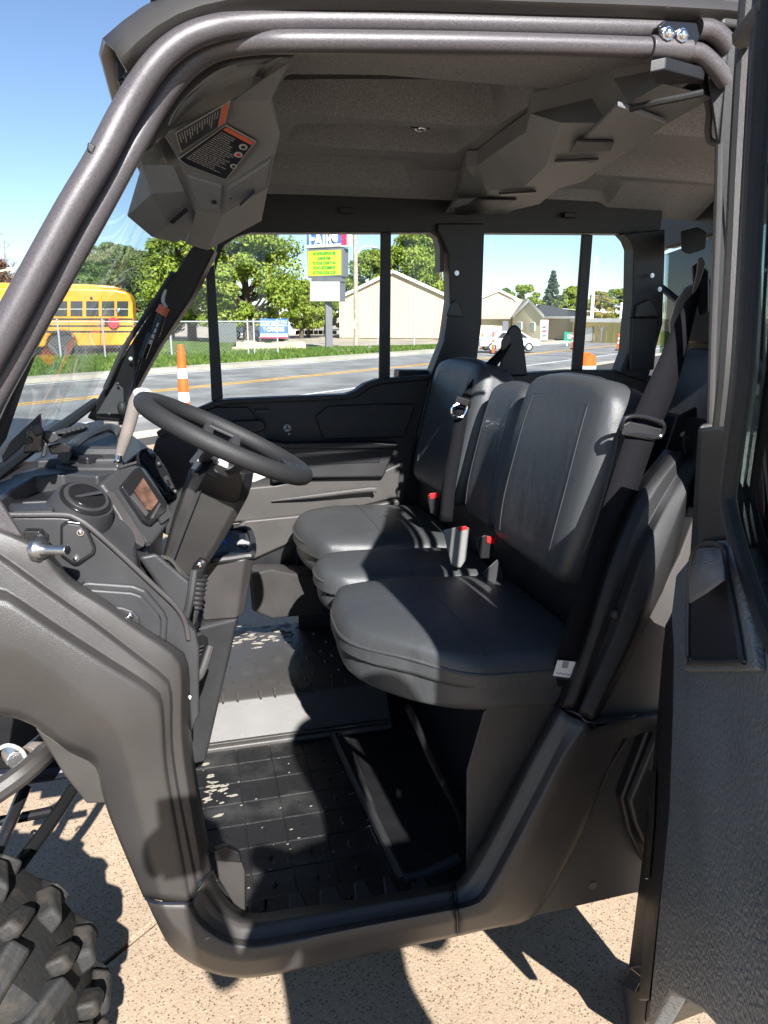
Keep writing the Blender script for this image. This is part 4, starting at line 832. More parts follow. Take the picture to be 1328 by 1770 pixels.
# door frames, pillars and window bars on the far side
fr = [
 ('far_header', [(330,440),(395,404),(440,402),(760,402),(1100,404),(1140,412),(1150,340),(440,335),(340,390)], .0),
 ('far_a_pillar_base', [(150,722),(175,712),(205,660),(240,600),(275,545),(300,520),(318,530),(290,580),(250,650),(225,700),(215,735),(180,735)], .02),
 ('far_front_bar', [(356,470),(371,455),(386,690),(366,694)], -.005),
 ('far_window_bar', [(659,400),(677,400),(675,658),(656,658)], -.005),
 ('far_b_pillar', [(757,400),(764,408),(776,440),(778,520),(768,590),(745,648),(720,760),(830,760),(822,650),(833,560),(838,405),(838,386),(757,386)], -.02),
 ('far_pillar_lower', [(690,640),(840,640),(850,1000),(660,980)], .03),
 ('far_rear_window_bar', [(1008,404),(1026,406),(1008,640),(990,640)], -.005),
 ('far_c_pillar', [(1072,645),(1085,610),(1094,520),(1096,430),(1090,415),(1080,404),(1150,396),(1150,440),(1146,560),(1120,660)], -.03),
 ('far_rear_door_panel', [(815,652),(900,646),(990,640),(1075,640),(1130,650),(1130,800),(800,800)], 0),
]
for nm, pix, dy in fr:
    panel(nm, pix, FY + dy, .018 if 'bar' in nm else .07, M['black'] if 'panel' not in nm else M['trim'], bevel=.005)
# rounded window corners
panel('window_corner', [(371,452),(376,420),(392,404),(420,400),(440,400),(410,409),(388,424),(378,446),(373,470)], FY, .06, M['black'], bevel=.002)
panel('window_corner', [(741,400),(756,410),(761,430),(761,470),(768,470),(768,396)], FY, .06, M['black'], bevel=.002)
panel('window_corner', [(1074,402),(1086,410),(1093,424),(1095,444),(1104,444),(1104,398)], FY, .06, M['black'], bevel=.002)
for (a_, b_, y) in ((790, 472, FY - .022), (1128, 476, 1.36), (1141, 500, 1.33)):
    c0 = P(a_, b_, y); MB().cyl(c0, c0 + Vector((0, .01, 0)), .0085, 12).cyl(c0 - Vector((0, .002, 0)), c0, .004, 8).build('pillar_bolt', M['steel'], V)
panel('far_belt_anchor', [(780,524),(790,518),(800,538),(802,548),(772,546)], FY - .03, .02, M['dash'], bevel=.004)
panel('far_belt_anchor', [(1104,526),(1124,518),(1136,534),(1138,546),(1100,548)], 1.37, .02, M['dash'], bevel=.004)
panel('far_belt_cover', [(1092,548),(1140,548),(1132,640),(1088,640)], 1.375, .03, M['black'], bevel=.008)
# far A pillar: dark channel with gas strut
ap = MB(); ap.hull([P(*p) for p in [(150,722,1.36),(180,668,1.36),(240,572,1.34),(330,428,1.30),(372,432,1.30),(330,516,1.34),(275,600,1.37),(225,690,1.38),(216,730,1.38)]], [P(*p) for p in [(158,722,1.42),(190,668,1.42),(250,572,1.40),(338,428,1.36),(378,436,1.36),(340,516,1.40),(282,600,1.43),(232,690,1.44),(224,730,1.44)]]); ap.build('far_a_pillar', M['black'], V, bevel=.006)
MB().prism([P(*p) for p in [(166,716,1.35),(200,660,1.35),(214,672,1.35),(216,716,1.35)]], (0, .01, 0)).build('far_pillar_plate', M['dash'], V, bevel=.003)
for (a_, b_, m, r_) in ((205, 538, M['chrome'], .008), (204, 664, M['ink'], .005), (189, 716, M['ink'], .005), (226, 620, M['grey'], .006)):
    MB().ball(P(a_, b_, 1.33), r_, (1, .3, 1), 8).build('pillar_plug', m, V)
st = MB(); st.cyl(P(262, 576, 1.30), P(246, 618, 1.30), .0125, 12); sto = st.build('gas_strut', M['gloss'], V)
MB().cyl(P(282, 536, 1.30), P(268, 580, 1.30), .0145, 12).build('strut_body', M['black'], sto)
MB().cyl(P(285, 530, 1.298), P(278, 543, 1.298), .017, 12).build('strut_collar', M['orangel'], sto)
for k in range(4):
    t = .3 + k * .13; c0 = P(284, 536, 1.29).lerp(P(252, 610, 1.29), t); d_ = (P(284, 536, 1.29) - P(252, 610, 1.29)).normalized()
    MB().tube([c0, c0 - d_ * .014], .005, 6).build('strut_print', M['grey'], sto)
MB().tube([P(*p) for p in [(246,612,1.31),(234,650,1.31),(222,690,1.31),(214,716,1.31)]], .005, 8, sm=3).build('strut_rod', M['gloss'], sto)
MB().tube([P(*p) for p in [(286,500,1.3),(282,520,1.3),(288,532,1.3)]], .006, 6, sm=3).build('strut_top', M['grey'], sto)
MB().ball(P(212, 706, 1.30), .016, (1, 1, 1.5), 8).build('strut_socket', M['rubber'], sto)
MB().tube([P(*p) for p in [(182,672,1.33),(216,600,1.33),(262,530,1.31),(300,470,1.29)]], .008, 8, sm=3).build('pillar_rubber', M['rubber'], V)
# glass: windscreen, front quarter, far doors
WB0, WB1, WT0, WT1 = Vector((-.42, .16, 1.20)), Vector((-.32, 1.40, 1.235)), Vector((-.06, .20, 1.87)), Vector((.02, 1.36, 1.83))
MB().add([WB0, WB1, WT1, WT0], [(0, 1, 2, 3)]).build('windscreen', M['wglass'], V, solid=.005, recalc=False)
def pane(nm, pix, y=FY + .03): return MB().prism(poly(pix, y), (0, .004, 0)).build(nm, M['glass'], V)
pane('far_quarter_glass', [(222,700),(275,606),(340,506),(366,470),(372,694),(345,706),(280,740)])
pane('far_front_glass', [(372,470),(378,400),(760,398),(762,640),(655,660),(606,684),(384,694)])
pane('far_rear_glass', [(832,400),(1096,400),(1096,640),(820,656)])
MB().prism([PX(a, b, 1.9) for a, b in [(1080,392),(1120,412),(1150,430),(1262,396),(1262,320),(1060,376)]], (.05, 0, 0)).build('rear_headliner_drop', M['black'], V, bevel=.01)
# rear of the cab: window, brace, hanging bracket
RXp = 1.93
def rp(pix, x=RXp): return [PX(a, b, x) for a, b in pix]
MB().prism(rp([(1128,440),(1150,428),(1260,396),(1260,380),(1150,404),(1120,410)]), (.03, 0, 0)).build('rear_header', M['black'], V, bevel=.004)
MB().prism(rp([(1140,610),(1148,440),(1260,400),(1260,620)]), (.004, 0, 0)).build('rear_glass', M['dglass'], V)
MB().tube([PX(*p) for p in [(1122,480,1.80),(1150,502,1.82),(1180,526,1.84)]], .014, 8).build('cage_brace', M['black'], V)
MB().hull(rp([(1168,520),(1184,496),(1205,488),(1262,500),(1262,596),(1160,590),(1156,560)], 1.80), rp([(1168,520),(1184,496),(1205,488),(1262,500),(1262,596),(1160,590),(1156,560)], 1.84)).build('rear_headrest_bar', M['dash'], V, bevel=.01)
MB().hull(rp([(1176,400),(1206,392),(1222,402),(1220,430),(1190,440),(1178,434)], 1.70), rp([(1176,400),(1206,392),(1222,402),(1220,430),(1190,440),(1178,434)], 1.78)).build('dome_bracket', M['black'], V, bevel=.006)
MB().prism(rp([(1196,570),(1262,572),(1262,612),(1190,612)], 1.84), (.02, 0, 0)).build('rear_slot_rail', M['black'], V, bevel=.004)
# ================================================================ NEAR FRONT DOOR (standing open, hinged at the B pillar)
DA = R(24); dd = Vector((-math.sin(DA), -math.cos(DA), 0)); dn = Vector((-math.cos(DA), math.sin(DA), 0)); D0 = Vector((.742, -.20, 1.0))
def D(px, py, off=0.0): return PP(px, py, D0 + dn * off, dn)
def DU(u, z, off=0.0): q = D0 + dn * off + dd * u; return Vector((q.x, q.y, z))
inner = [D(1214,936), D(1262,931), D(1275,965), D(1300,1045), D(1330,1140), DU(.57, 1.10), DU(.60, 1.06), DU(.60, .76), DU(.50, .72), DU(.35, .62), DU(.2, .49), D(1118,1790), D(1140,1560), D(1156,1400), D(1162,1230), D(1164,1130), D(1160,1060), D(1168,992)]  # unseen lower edge shaped on a slant to let sun reach the ground
dpn = MB().prism(inner, dn * -.03).build('front_door', M['grain'], V, bevel=.006)
# dark core and hinge edge
core = [D(1206,740,-.03), D(1250,735,-.03), D(1262,800,-.03), D(1290,1020,-.03), DU(.60, 1.06, -.03), DU(.60, .76, -.03), DU(.50, .71, -.03), DU(.35, .61, -.03), DU(.2, .48, -.03), D(1066,1790,-.035), D(1085,1680,-.035), D(1110,1480,-.035), D(1130,1300,-.035), D(1146,1110,-.035), D(1152,1074,-.035), D(1168,1040,-.03), D(1190,990,-.03)]  # shell follows the same slanted cut made for the sunlight
MB().prism(core, dn * -.05).build('door_shell', M['black'], dpn, bevel=.005)
MB().hull([D(1150,1080,-.012), D(1164,1062,-.002), D(1166,1130,-.002), D(1157,1400,-.002), D(1140,1560,-.002), D(1122,1730,-.002), D(1104,1730,-.012), D(1122,1500,-.012), D(1140,1280,-.012)], [D(1150,1080,-.04), D(1164,1062,-.04), D(1166,1130,-.04), D(1157,1400,-.04), D(1140,1560,-.04), D(1122,1730,-.04), D(1104,1730,-.04), D(1122,1500,-.04), D(1140,1280,-.04)]).build('door_edge', M['black'], dpn, bevel=.004)
MB().hull([D(1124,1340,-.006), D(1134,1330,-.006), D(1130,1430,-.006), D(1122,1520,-.006), D(1114,1520,-.006)], [D(1124,1340,-.04), D(1134,1330,-.04), D(1130,1430,-.04), D(1122,1520,-.04), D(1114,1520,-.04)]).build('door_edge_latch', M['gloss'], dpn, bevel=.003)
# raised pull surround with its pocket (ribbed slope above a dark well)
sur = [D(1200,942,.012), D(1256,938,.012), D(1264,952,.012), D(1300,1100,.012), D(1306,1160,.012), D(1180,1160,.012), D(1172,1130,.012), D(1174,1000,.012)]
MB().prism(sur, dn * -.014).build('pull_surround', M['grain'], dpn, bevel=.006)
well = [D(1194,1040,.0135), D(1226,1020,.0135), D(1252,1000,.0135), D(1268,1060,.0135), D(1280,1130,.0135), D(1276,1142,.0135), D(1200,1142,.0135), D(1189,1134,.0135)]
MB().prism(well, dn * -.004).build('pull_pocket_well', M['ink'], dpn)
sl_u = [D(1206,946,.014), D(1226,945,.014), D(1246,944,.014)]; sl_m = [D(1192,992,.028), D(1222,984,.028), D(1250,976,.028)]; sl_l = [D(1193,1042,.042), D(1222,1024,.042), D(1252,1002,.042)]
MB().loft([sl_u, sl_m, sl_l]).build('pull_pocket_slope', M['oh'], dpn, solid=.002)
rb = MB()
for k in range(14):
    t = k / 13
    rb.tube([D(1206 - 12 * t, 950 + 84 * t, .016 + .026 * t), D(1246 + 5 * t, 948 + 52 * t, .016 + .026 * t)], .0011, 5)
rb.build('pocket_ribs', M['oh'], dpn)
MB().tube([D(1189,1134,.016), D(1192,990,.016), D(1206,946,.016), D(1248,943,.016), D(1256,990,.016), D(1270,1060,.016), D(1282,1134,.016), D(1276,1144,.016), D(1200,1144,.016)], .0035, 6, True, 3).build('pocket_lip', M['dash'], dpn)
# window frame: hinge-side uprights, rubber seal, sill run, glass
fz = 1.88
def upright(nm, a, off, r_, m, fl=None):
    MB().tube([D(*p, off) for p in a], r_, 10, sm=4).build(nm, m, dpn)
upright('window_frame', [(1300,-60),(1290,60),(1278,260),(1268,480),(1258,640),(1248,738)], -.02, .013, M['body'])
upright('window_frame', [(1322,-60),(1312,60),(1300,260),(1288,480),(1278,640),(1266,745)], -.012, .011, M['dash'])
upright('window_seal', [(1334,-60),(1326,60),(1312,260),(1300,480),(1290,640),(1276,750),(1262,840),(1262,880),(1280,950),(1305,1030),(1335,1110),(1400,1240)], .002, .0095, M['rubber'])
upright('window_seal', [(1320,-60),(1310,60),(1298,260),(1286,480),(1276,640),(1262,750),(1254,830),(1254,880),(1270,950)], .0, .006, M['dashl'])
MB().prism([D(1240,736,-.004), D(1262,742,-.004), D(1258,830,-.004), D(1262,890,-.004), D(1276,968,-.004), D(1262,931,-.004), D(1216,936,-.004), D(1204,960,-.004), D(1206,860,-.004), D(1212,740,-.004)], dn * -.04).build('door_shoulder', M['body'], dpn, bevel=.006)
gp = [D(1330,-80,-.01), D(1294,640,-.01), D(1266,850,-.01), D(1284,955,-.01), DU(.42, 1.14, -.01), DU(.57, 1.14, -.01), DU(.57, 1.85, -.01)]
MB().prism(gp, dn * -.004).build('door_glass', M['dglass'], dpn)
MB().tube([DU(.585, 1.06, -.01), DU(.585, 1.87, -.01), DU(.1, 1.87, -.01), DU(-.02, 1.87, -.01)], .016, 8).build('window_outer_frame', M['body'], dpn)
# lower stop arm on the sill edge of the door
MB().hull([D(1072,1700,-.03), D(1088,1672,-.03), D(1108,1668,-.03), D(1122,1690,-.03), D(1112,1790,-.03), D(1058,1790,-.03)], [D(1072,1700,-.07), D(1088,1672,-.07), D(1108,1668,-.07), D(1122,1690,-.07), D(1112,1790,-.07), D(1058,1790,-.07)]).build('door_corner', M['triml'], dpn, bevel=.006)
MB().hull([D(1074,1700,-.02), D(1092,1674,-.02), D(1112,1690,-.02), D(1098,1716,-.02)], [D(1074,1700,-.04), D(1092,1674,-.04), D(1112,1690,-.04), D(1098,1716,-.04)]).build('door_corner_cap', M['gloss'], dpn, bevel=.003)
# near rear door beyond it, glass behind the B pillar
panel('rear_door_upper', [(1262,760),(1330,740),(1400,760),(1500,1000),(1500,1250),(1330,1225),(1290,1000)], .02, .05, M['body'], bevel=.008)
# ================================================================ FRONT WHEEL AND SUSPENSION
WC = Vector((-.560, -.03, .325)); WR = .322; WW = .125
ty = MB(); prof = [(.18, -WW * .75), (.22, -WW * .98), (.29, -WW * 1.02), (.312, -WW * .9), (WR, -WW * .6), (WR + .004, 0), (WR, WW * .6), (.312, WW * .9), (.29, WW * 1.02), (.22, WW * .98), (.18, WW * .75)]
NS = 64
ty.loft([[WC + Vector((math.cos(a) * r_, y, math.sin(a) * r_)) for r_, y in prof] for a in [2 * math.pi * k / NS for k in range(NS)]], False, False, True)
M['tyre'] = mat('tyre_rubber', (.014, .0135, .013), .7, bump=.8, bscale=90, col2=(.050, .041, .032), thr=(.55, .8), vscale=22, bdetail=5)
tyo = ty.build('front_tyre', M['tyre'], V, ang=40)
lug = MB(); h = .034
lug.hull([Vector((-.030, -.006, 0)), Vector((.012, .004, 0)), Vector((.030, .062, 0)), Vector((-.010, .066, 0))], [Vector((-.022, .0, h)), Vector((.006, .008, h)), Vector((.022, .056, h)), Vector((-.006, .060, h))])
lm = lug.build('tread_lug', M['tyre'], None, bevel=.004).data
sh_ = MB(); sh_.hull([Vector((-.026, -.03, -.05)), Vector((.026, -.03, -.05)), Vector((.026, .03, -.01)), Vector((-.026, .03, -.01))], [Vector((-.020, -.05, -.03)), Vector((.020, -.05, -.03)), Vector((.020, .02, .034)), Vector((-.020, .02, .034))])
sm_ = sh_.build('shoulder_lug', M['tyre'], None, bevel=.004).data
for nm in ('tread_lug', 'shoulder_lug'): bpy.data.objects.remove(bpy.data.objects[nm])
def lugcopy(nm, me, a, y, mir, lift):
    o = bpy.data.objects.new(nm, me); COL.objects.link(o); o.parent = tyo
    rad = Vector((math.cos(a), 0, math.sin(a))); tan = Vector((-math.sin(a), 0, math.cos(a))); yy = Vector((0, mir, 0))
    q = WC + rad * lift + Vector((0, y, 0))
    o.matrix_local = Matrix(((tan.x, yy.x, rad.x, q.x), (tan.y, yy.y, rad.y, q.y), (tan.z, yy.z, rad.z, q.z), (0, 0, 0, 1)))
    md = o.modifiers.new('bevel', 'BEVEL'); md.width = .008; md.segments = 3
for k in range(20):
    a = 2 * math.pi * k / 20
    lugcopy('tread_lug', lm, a, .004, 1, WR - .002); lugcopy('tread_lug', lm, a + math.pi / 20, -.004, -1, WR - .002)
    lugcopy('shoulder_lug', sm_, a + .12, -WW * .80, 1, WR - .006); lugcopy('shoulder_lug', sm_, a + .12 + math.pi / 20, WW * .80, -1, WR - .006)
rm = MB(); rm.cyl(WC + Vector((0, -WW * .55, 0)), WC + Vector((0, WW * .7, 0)), .185, 32); rmo = rm.build('wheel_rim', M['gloss'], V, bevel=.006)
for k in range(8):
    a = 2 * math.pi * k / 8; MB().box(WC + Vector((math.cos(a) * .11, -WW * .58, math.sin(a) * .11)), (.12, .02, .03), Matrix.Rotation(-a, 3, 'Y')).build('rim_spoke', M['dash'], rmo, bevel=.004)
def arm(pts, r_, m=M['gloss'], nm='suspension_arm'): return MB().tube([P(*p) for p in pts], r_, 10, sm=3).build(nm, m, V)
arm([(-60,1405,.22),(20,1352,.24),(62,1318,.28),(80,1300,.34)], .022, M['sill'])
arm([(-30,1520,.25),(10,1440,.3),(44,1360,.38)], .013)
arm([(-30,1590,.16),(36,1492,.24),(84,1428,.32),(128,1362,.42)], .014)
arm([(-40,1424,.42),(20,1416,.42),(90,1402,.42)], .011)
arm([(-40,1350,.45),(40,1340,.45),(120,1330,.45)], .02, M['ink'], 'subframe_tube')
MB().hull(poly([(-80,1225),(120,1240),(140,1320),(60,1336),(-80,1356)], .50), poly([(-80,1225),(120,1240),(140,1320),(60,1336),(-80,1356)], .70)).build('wheel_housing', M['black'], V, bevel=.01)
MB().tube([P(*p) for p in [(-5,1296,.30),(14,1288,.30),(36,1296,.30),(46,1312,.30)]], .004, 8, sm=4).build('brake_hose', M['grey'], V)
MB().cyl(P(52, 1304, .36), P(76, 1276, .40), .022, 12, .014).build('cv_boot', M['lever'], V, bevel=.002)
MB().cyl(P(18, 1300, .36), P(28, 1314, .30), .018, 10).build('ball_joint', M['steel'], V, bevel=.002)
MB().tube([P(*p) for p in [(52,1446,.3),(58,1436,.3),(66,1440,.3),(62,1448,.3)]], .003, 6, sm=3).build('hose_clip', M['gloss'], V)
# ================================================================ THE SETTING: ground, apron, road, verge
RA = R(42); re = Vector((math.cos(RA), math.sin(RA), 0)); rn = Vector((-math.sin(RA), math.cos(RA), 0)); RO = Vector((.8, 17.9, 0))
def rd(s, n, z=0.0): q = RO + re * s + rn * n; return Vector((q.x, q.y, z))
def sheet(name, pts, m, k='structure'):
    o = MB().add(pts, [tuple(range(len(pts)))]).build(name, m, None); o['kind'] = k; return o
def nodemat(name, build):
    m = bpy.data.materials.new(name); m.use_nodes = True; t = m.node_tree; build(t, t.nodes['Principled BSDF']); return m
def _agg(t, b):
    N = t.nodes.new; L = t.links.new
    tc = N('ShaderNodeTexCoord'); v = N('ShaderNodeTexVoronoi'); v.inputs['Scale'].default_value = 185; L(tc.outputs['Object'], v.inputs['Vector'])
    sp = N('ShaderNodeSeparateColor'); L(v.outputs['Color'], sp.inputs[0])
    r = N('ShaderNodeValToRGB'); r.color_ramp.interpolation = 'LINEAR'
    els = r.color_ramp.elements; els[0].position = 0; els[0].color = (.10, .065, .04, 1); els[1].position = 1; els[1].color = (.64, .54, .43, 1)
    for p_, c in ((.17, (.20, .13, .075)), (.29, (.44, .33, .23)), (.7, (.54, .41, .285))): e = els.new(p_); e.color = (*c, 1)
    L(sp.outputs[0], r.inputs['Fac'])
    d = N('ShaderNodeMapRange'); d.inputs['From Min'].default_value = .25; d.inputs['From Max'].default_value = .6; L(v.outputs['Distance'], d.inputs['Value'])
    mx = N('ShaderNodeMix'); mx.data_type = 'RGBA'; L(d.outputs[0], mx.inputs[0]); L(r.outputs[0], mx.inputs[6]); mx.inputs[7].default_value = (.52, .39, .265, 1)
    n = N('ShaderNodeTexNoise'); n.inputs['Scale'].default_value = 2.2; n.inputs['Detail'].default_value = 5; L(tc.outputs['Object'], n.inputs['Vector'])
    r2 = N('ShaderNodeMapRange'); r2.inputs['To Min'].default_value = .52; r2.inputs['To Max'].default_value = .96; L(n.outputs['Fac'], r2.inputs['Value'])
    m2 = N('ShaderNodeMix'); m2.data_type = 'RGBA'; m2.blend_type = 'MULTIPLY'; m2.inputs[0].default_value = 1; L(mx.outputs[2], m2.inputs[6]); L(r2.outputs[0], m2.inputs[7])
    L(m2.outputs[2], b.inputs['Base Color']); b.inputs['Roughness'].default_value = .85
    bp = N('ShaderNodeBump'); bp.inputs['Strength'].default_value = .35; bp.inputs['Distance'].default_value = .002; bp.invert = True; L(v.outputs['Distance'], bp.inputs['Height']); L(bp.outputs[0], b.inputs['Normal'])
M['agg'] = nodemat('exposed_aggregate', _agg)
def _grass(t, b):
    N = t.nodes.new; L = t.links.new
    tc = N('ShaderNodeTexCoord'); n = N('ShaderNodeTexNoise'); n.inputs['Scale'].default_value = 1.3; n.inputs['Detail'].default_value = 9; n.inputs['Roughness'].default_value = .72
    L(tc.outputs['Object'], n.inputs['Vector']); r = N('ShaderNodeValToRGB'); e = r.color_ramp.elements
    e[0].position = .33; e[0].color = (.035, .075, .012, 1); e[1].position = .7; e[1].color = (.19, .24, .05, 1); x = e.new(.52); x.color = (.09, .145, .028, 1)
    L(n.outputs['Fac'], r.inputs['Fac']); L(r.outputs[0], b.inputs['Base Color']); b.inputs['Roughness'].default_value = .9; b.inputs['Specular IOR Level'].default_value = .15
M['grass'] = nodemat('grass', _grass)
M['asphalt'] = mat('asphalt', (.21, .207, .20), .85, bump=.4, bscale=60, var=.28, vscale=.8)
M['lot'] = mat('gravel_lot', (.36, .31, .24), .95, var=.25, vscale=.6)
M['paver'] = mat('concrete_strip', (.40, .36, .29), .9, var=.2, vscale=1.0)
M['lw'] = mat('road_white', (.72, .72, .70), .7, var=.12, vscale=3); M['ly'] = mat('road_yellow', (.72, .40, .04), .7, var=.15, vscale=3)
M['jointm'] = mat('joint_dark', (.05, .045, .04), .9)
ground = sheet('ground', [Vector((-700, -300, -.16)), Vector((900, -300, -.16)), Vector((900, 1300, -.16)), Vector((-700, 1300, -.16))], M['lot'])
apron = sheet('apron', [rd(-26, -26, -.03), rd(26, -26, -.03), rd(26, -5.3, -.03), rd(-26, -5.3, -.03)], M['jointm'])
# slabs: one joint runs past the front wheel, parallel with the road
jn = (Vector((-.23, .46, 0)) - RO).dot(rn); js = (Vector((0, 0, 0)) - RO).dot(re)
sw = 3.0
slab_mesh = None
for i in range(-4, 7):
    for j in range(-3, 3):
        n0 = jn + j * sw; s0 = js - 1.7 + i * sw
        if n0 + sw > -5.2: continue
        c = rd(s0 + sw / 2, n0 + sw / 2, -.015)
        if slab_mesh is None:
            o = MB().box((0, 0, 0), (sw - .012, sw - .012, .03)).build('concrete_slab', M['agg'], apron, bevel=.004); slab_mesh = o.data
        else:
            o = bpy.data.objects.new('concrete_slab', slab_mesh); COL.objects.link(o); o.parent = apron
            md = o.modifiers.new('bevel', 'BEVEL'); md.width = .004
        o.location = c; o.rotation_euler = (0, 0, RA)
n_last = jn + 3 * sw
while n_last > -5.3: n_last -= sw
kerb = MB().prism([rd(-60, -5.6, -.2), rd(60, -5.6, -.2), rd(60, -5.25, -.2), rd(-60, -5.25, -.2)], (0, 0, .199)).build('kerb', M['paver'], None); kind(kerb, 'structure')
sheet('near_lot', [rd(-70, -60, -.07), rd(-26.1, -60, -.07), rd(-26.1, -5.6, -.07), rd(-70, -5.6, -.07)], M['paver'])
sheet('pavement', [rd(26.1, -60, -.07), rd(120, -60, -.07), rd(120, -5.6, -.07), rd(26.1, -5.6, -.07)], M['paver'])
road = sheet('road', [rd(-120, -5.25, -.10), rd(220, -5.25, -.10), rd(220, 4.3, -.10), rd(-120, 4.3, -.10)], M['asphalt'])
for (n0, m, nm) in ((-.16, M['ly'], 'yellow_line'), (.12, M['ly'], 'yellow_line'), (-3.35, M['lw'], 'edge_line'), (3.9, M['lw'], 'edge_line')):
    MB().prism([rd(-120, n0, -.096), rd(220, n0, -.096), rd(220, n0 + .11, -.096), rd(-120, n0 + .11, -.096)], (0, 0, .002)).build(nm, m, road)
fk = MB().prism([rd(-120, 4.3, -.2), rd(220, 4.3, -.2), rd(220, 5.2, -.2), rd(-120, 5.2, -.2)], (0, 0, .21)).build('far_kerb', M['paver'], None); kind(fk, 'structure')
vg = [rd(-90, 5.2, 0), rd(200, 5.2, 0), rd(200, 9, 0)]
gpts = [rd(-90, 5.2, .0), rd(200, 5.2, .0), rd(200, 10, .0), Vector((24, 46, 0)), Vector((12, 41, 0)), Vector((6, 40, 0)), Vector((3, 36, 0)), Vector((-30, 34, 0)), Vector((-80, 20, 0))]
verge = MB(); verge.prism([p - Vector((0, 0, .14)) for p in gpts], (0, 0, .14)); vo = verge.build('verge', M['grass'], None); kind(vo, 'structure')
lawn = sheet('lawn', [Vector((-90, 36, -.05)), Vector((3, 37, -.05)), Vector((8, 60, -.05)), Vector((-90, 90, -.05))], M['grass'])
# grass tufts on the verge
def tufts(name, pts, hmin, hmax, wd):
    n = len(pts); v = np.zeros((n * 3, 3), np.float32)
    ang = rng.uniform(0, math.pi, n); h = rng.uniform(hmin, hmax, n); lean = rng.normal(0, .4, (n, 2)) * h[:, None]
    P0 = np.array(pts, np.float32); dx = np.cos(ang) * wd; dy = np.sin(ang) * wd
    v[0::3] = P0 - np.stack([dx, dy, 0 * dx], 1); v[1::3] = P0 + np.stack([dx, dy, 0 * dx], 1)
    v[2::3] = P0 + np.concatenate([lean, h[:, None]], 1)
    me = bpy.data.meshes.new(name); me.vertices.add(n * 3); me.vertices.foreach_set('co', v.ravel()); me.loops.add(n * 3); me.loops.foreach_set('vertex_index', np.arange(n * 3, dtype=np.int32))
    me.polygons.add(n); me.polygons.foreach_set('loop_start', np.arange(0, n * 3, 3, dtype=np.int32)); me.update(calc_edges=True); me.materials.append(M['grass'])
    o = bpy.data.objects.new(name, me); COL.objects.link(o); o['kind'] = 'stuff'; return o
tp_ = []
for k in range(42000):
    s_ = random.uniform(-10, 40); n_ = random.uniform(5.25, 14)
    q = rd(s_, n_); 
    if q.y < 35 + .3 * max(0, q.x) : tp_.append((q.x, q.y, 0))
tufts('grass_blades', tp_, .06, .16, .03)
# ================================================================ TREES
def leafmat(name, c1, c2, c3):
    def b_(t, b):
        N = t.nodes.new; L = t.links.new
        a = N('ShaderNodeAttribute'); a.attribute_name = 'leaf'; r = N('ShaderNodeValToRGB'); e = r.color_ramp.elements
        e[0].position = 0; e[0].color = (*c1, 1); e[1].position = 1; e[1].color = (*c3, 1); x = e.new(.5); x.color = (*c2, 1)
        L(a.outputs['Fac'], r.inputs['Fac']); L(r.outputs[0], b.inputs['Base Color']); b.inputs['Roughness'].default_value = .55
        b.inputs['Specular IOR Level'].default_value = .3
        tr = N('ShaderNodeBsdfTranslucent'); L(r.outputs[0], tr.inputs[0]); mx = N('ShaderNodeMixShader'); mx.inputs[0].default_value = .3
        L(b.outputs[0], mx.inputs[1]); L(tr.outputs[0], mx.inputs[2]); L(mx.outputs[0], t.nodes['Material Output'].inputs[0])
    return nodemat(name, b_)
LM = {'maple': leafmat('maple_leaf', (.12, .18, .018), (.22, .30, .035), (.38, .40, .07)), 'dark': leafmat('dark_leaf', (.075, .12, .04), (.13, .19, .055), (.20, .25, .09)),
      'fir': leafmat('fir_needle', (.03, .06, .035), (.065, .10, .065), (.11, .15, .095)), 'autumn': leafmat('autumn_leaf', (.16, .16, .03), (.30, .26, .05), (.42, .32, .07)), 'rust': leafmat('rust_leaf', (.10, .05, .03), (.17, .09, .05), (.24, .14, .08))}
M['bark'] = mat('bark', (.09, .065, .045), .9, bump=.8, bscale=30, var=.25, vscale=12)
def leaves(name, clumps, per, lsize, m, parent, droop=0.0):
    C_, N_, V_ = [], [], []
    for (c, r, sh) in clumps:
        d = rng.normal(size=(per, 3)); d /= np.linalg.norm(d, axis=1)[:, None]; rad = r * rng.uniform(.35, 1.0, per) ** .6
        p = np.array(c) + d * rad[:, None] * np.array([1, 1, sh])
        C_.append(p); nn_ = d + rng.normal(0, .55, (per, 3)) + np.array([0, 0, .35]); N_.append(nn_ / np.linalg.norm(nn_, axis=1)[:, None])
        V_.append(np.clip(rng.normal(.45, .2, per) + rng.normal(0, .12), 0, 1))
    C_ = np.concatenate(C_); N_ = np.concatenate(N_); V_ = np.concatenate(V_); n = len(C_)
    t = np.cross(N_, rng.normal(size=(n, 3))); t /= np.linalg.norm(t, axis=1)[:, None]; b_ = np.cross(N_, t)
    s = lsize * rng.uniform(.6, 1.3, n)[:, None]
    v = np.zeros((n * 4, 3), np.float32); v[0::4] = C_ - t * s; v[1::4] = C_ - b_ * s * .55 + N_ * s * .15; v[2::4] = C_ + t * s; v[3::4] = C_ + b_ * s * .55 + N_ * s * .15
    me = bpy.data.meshes.new(name); me.vertices.add(n * 4); me.vertices.foreach_set('co', v.ravel()); me.loops.add(n * 4); me.loops.foreach_set('vertex_index', np.arange(n * 4, dtype=np.int32))
    me.polygons.add(n); me.polygons.foreach_set('loop_start', np.arange(0, n * 4, 4, dtype=np.int32)); me.update(calc_edges=True)
    at_ = me.attributes.new('leaf', 'FLOAT', 'FACE'); at_.data.foreach_set('value', V_.astype(np.float32)); me.materials.append(m)
    o = bpy.data.objects.new(name, me); COL.objects.link(o); o.parent = parent; return o
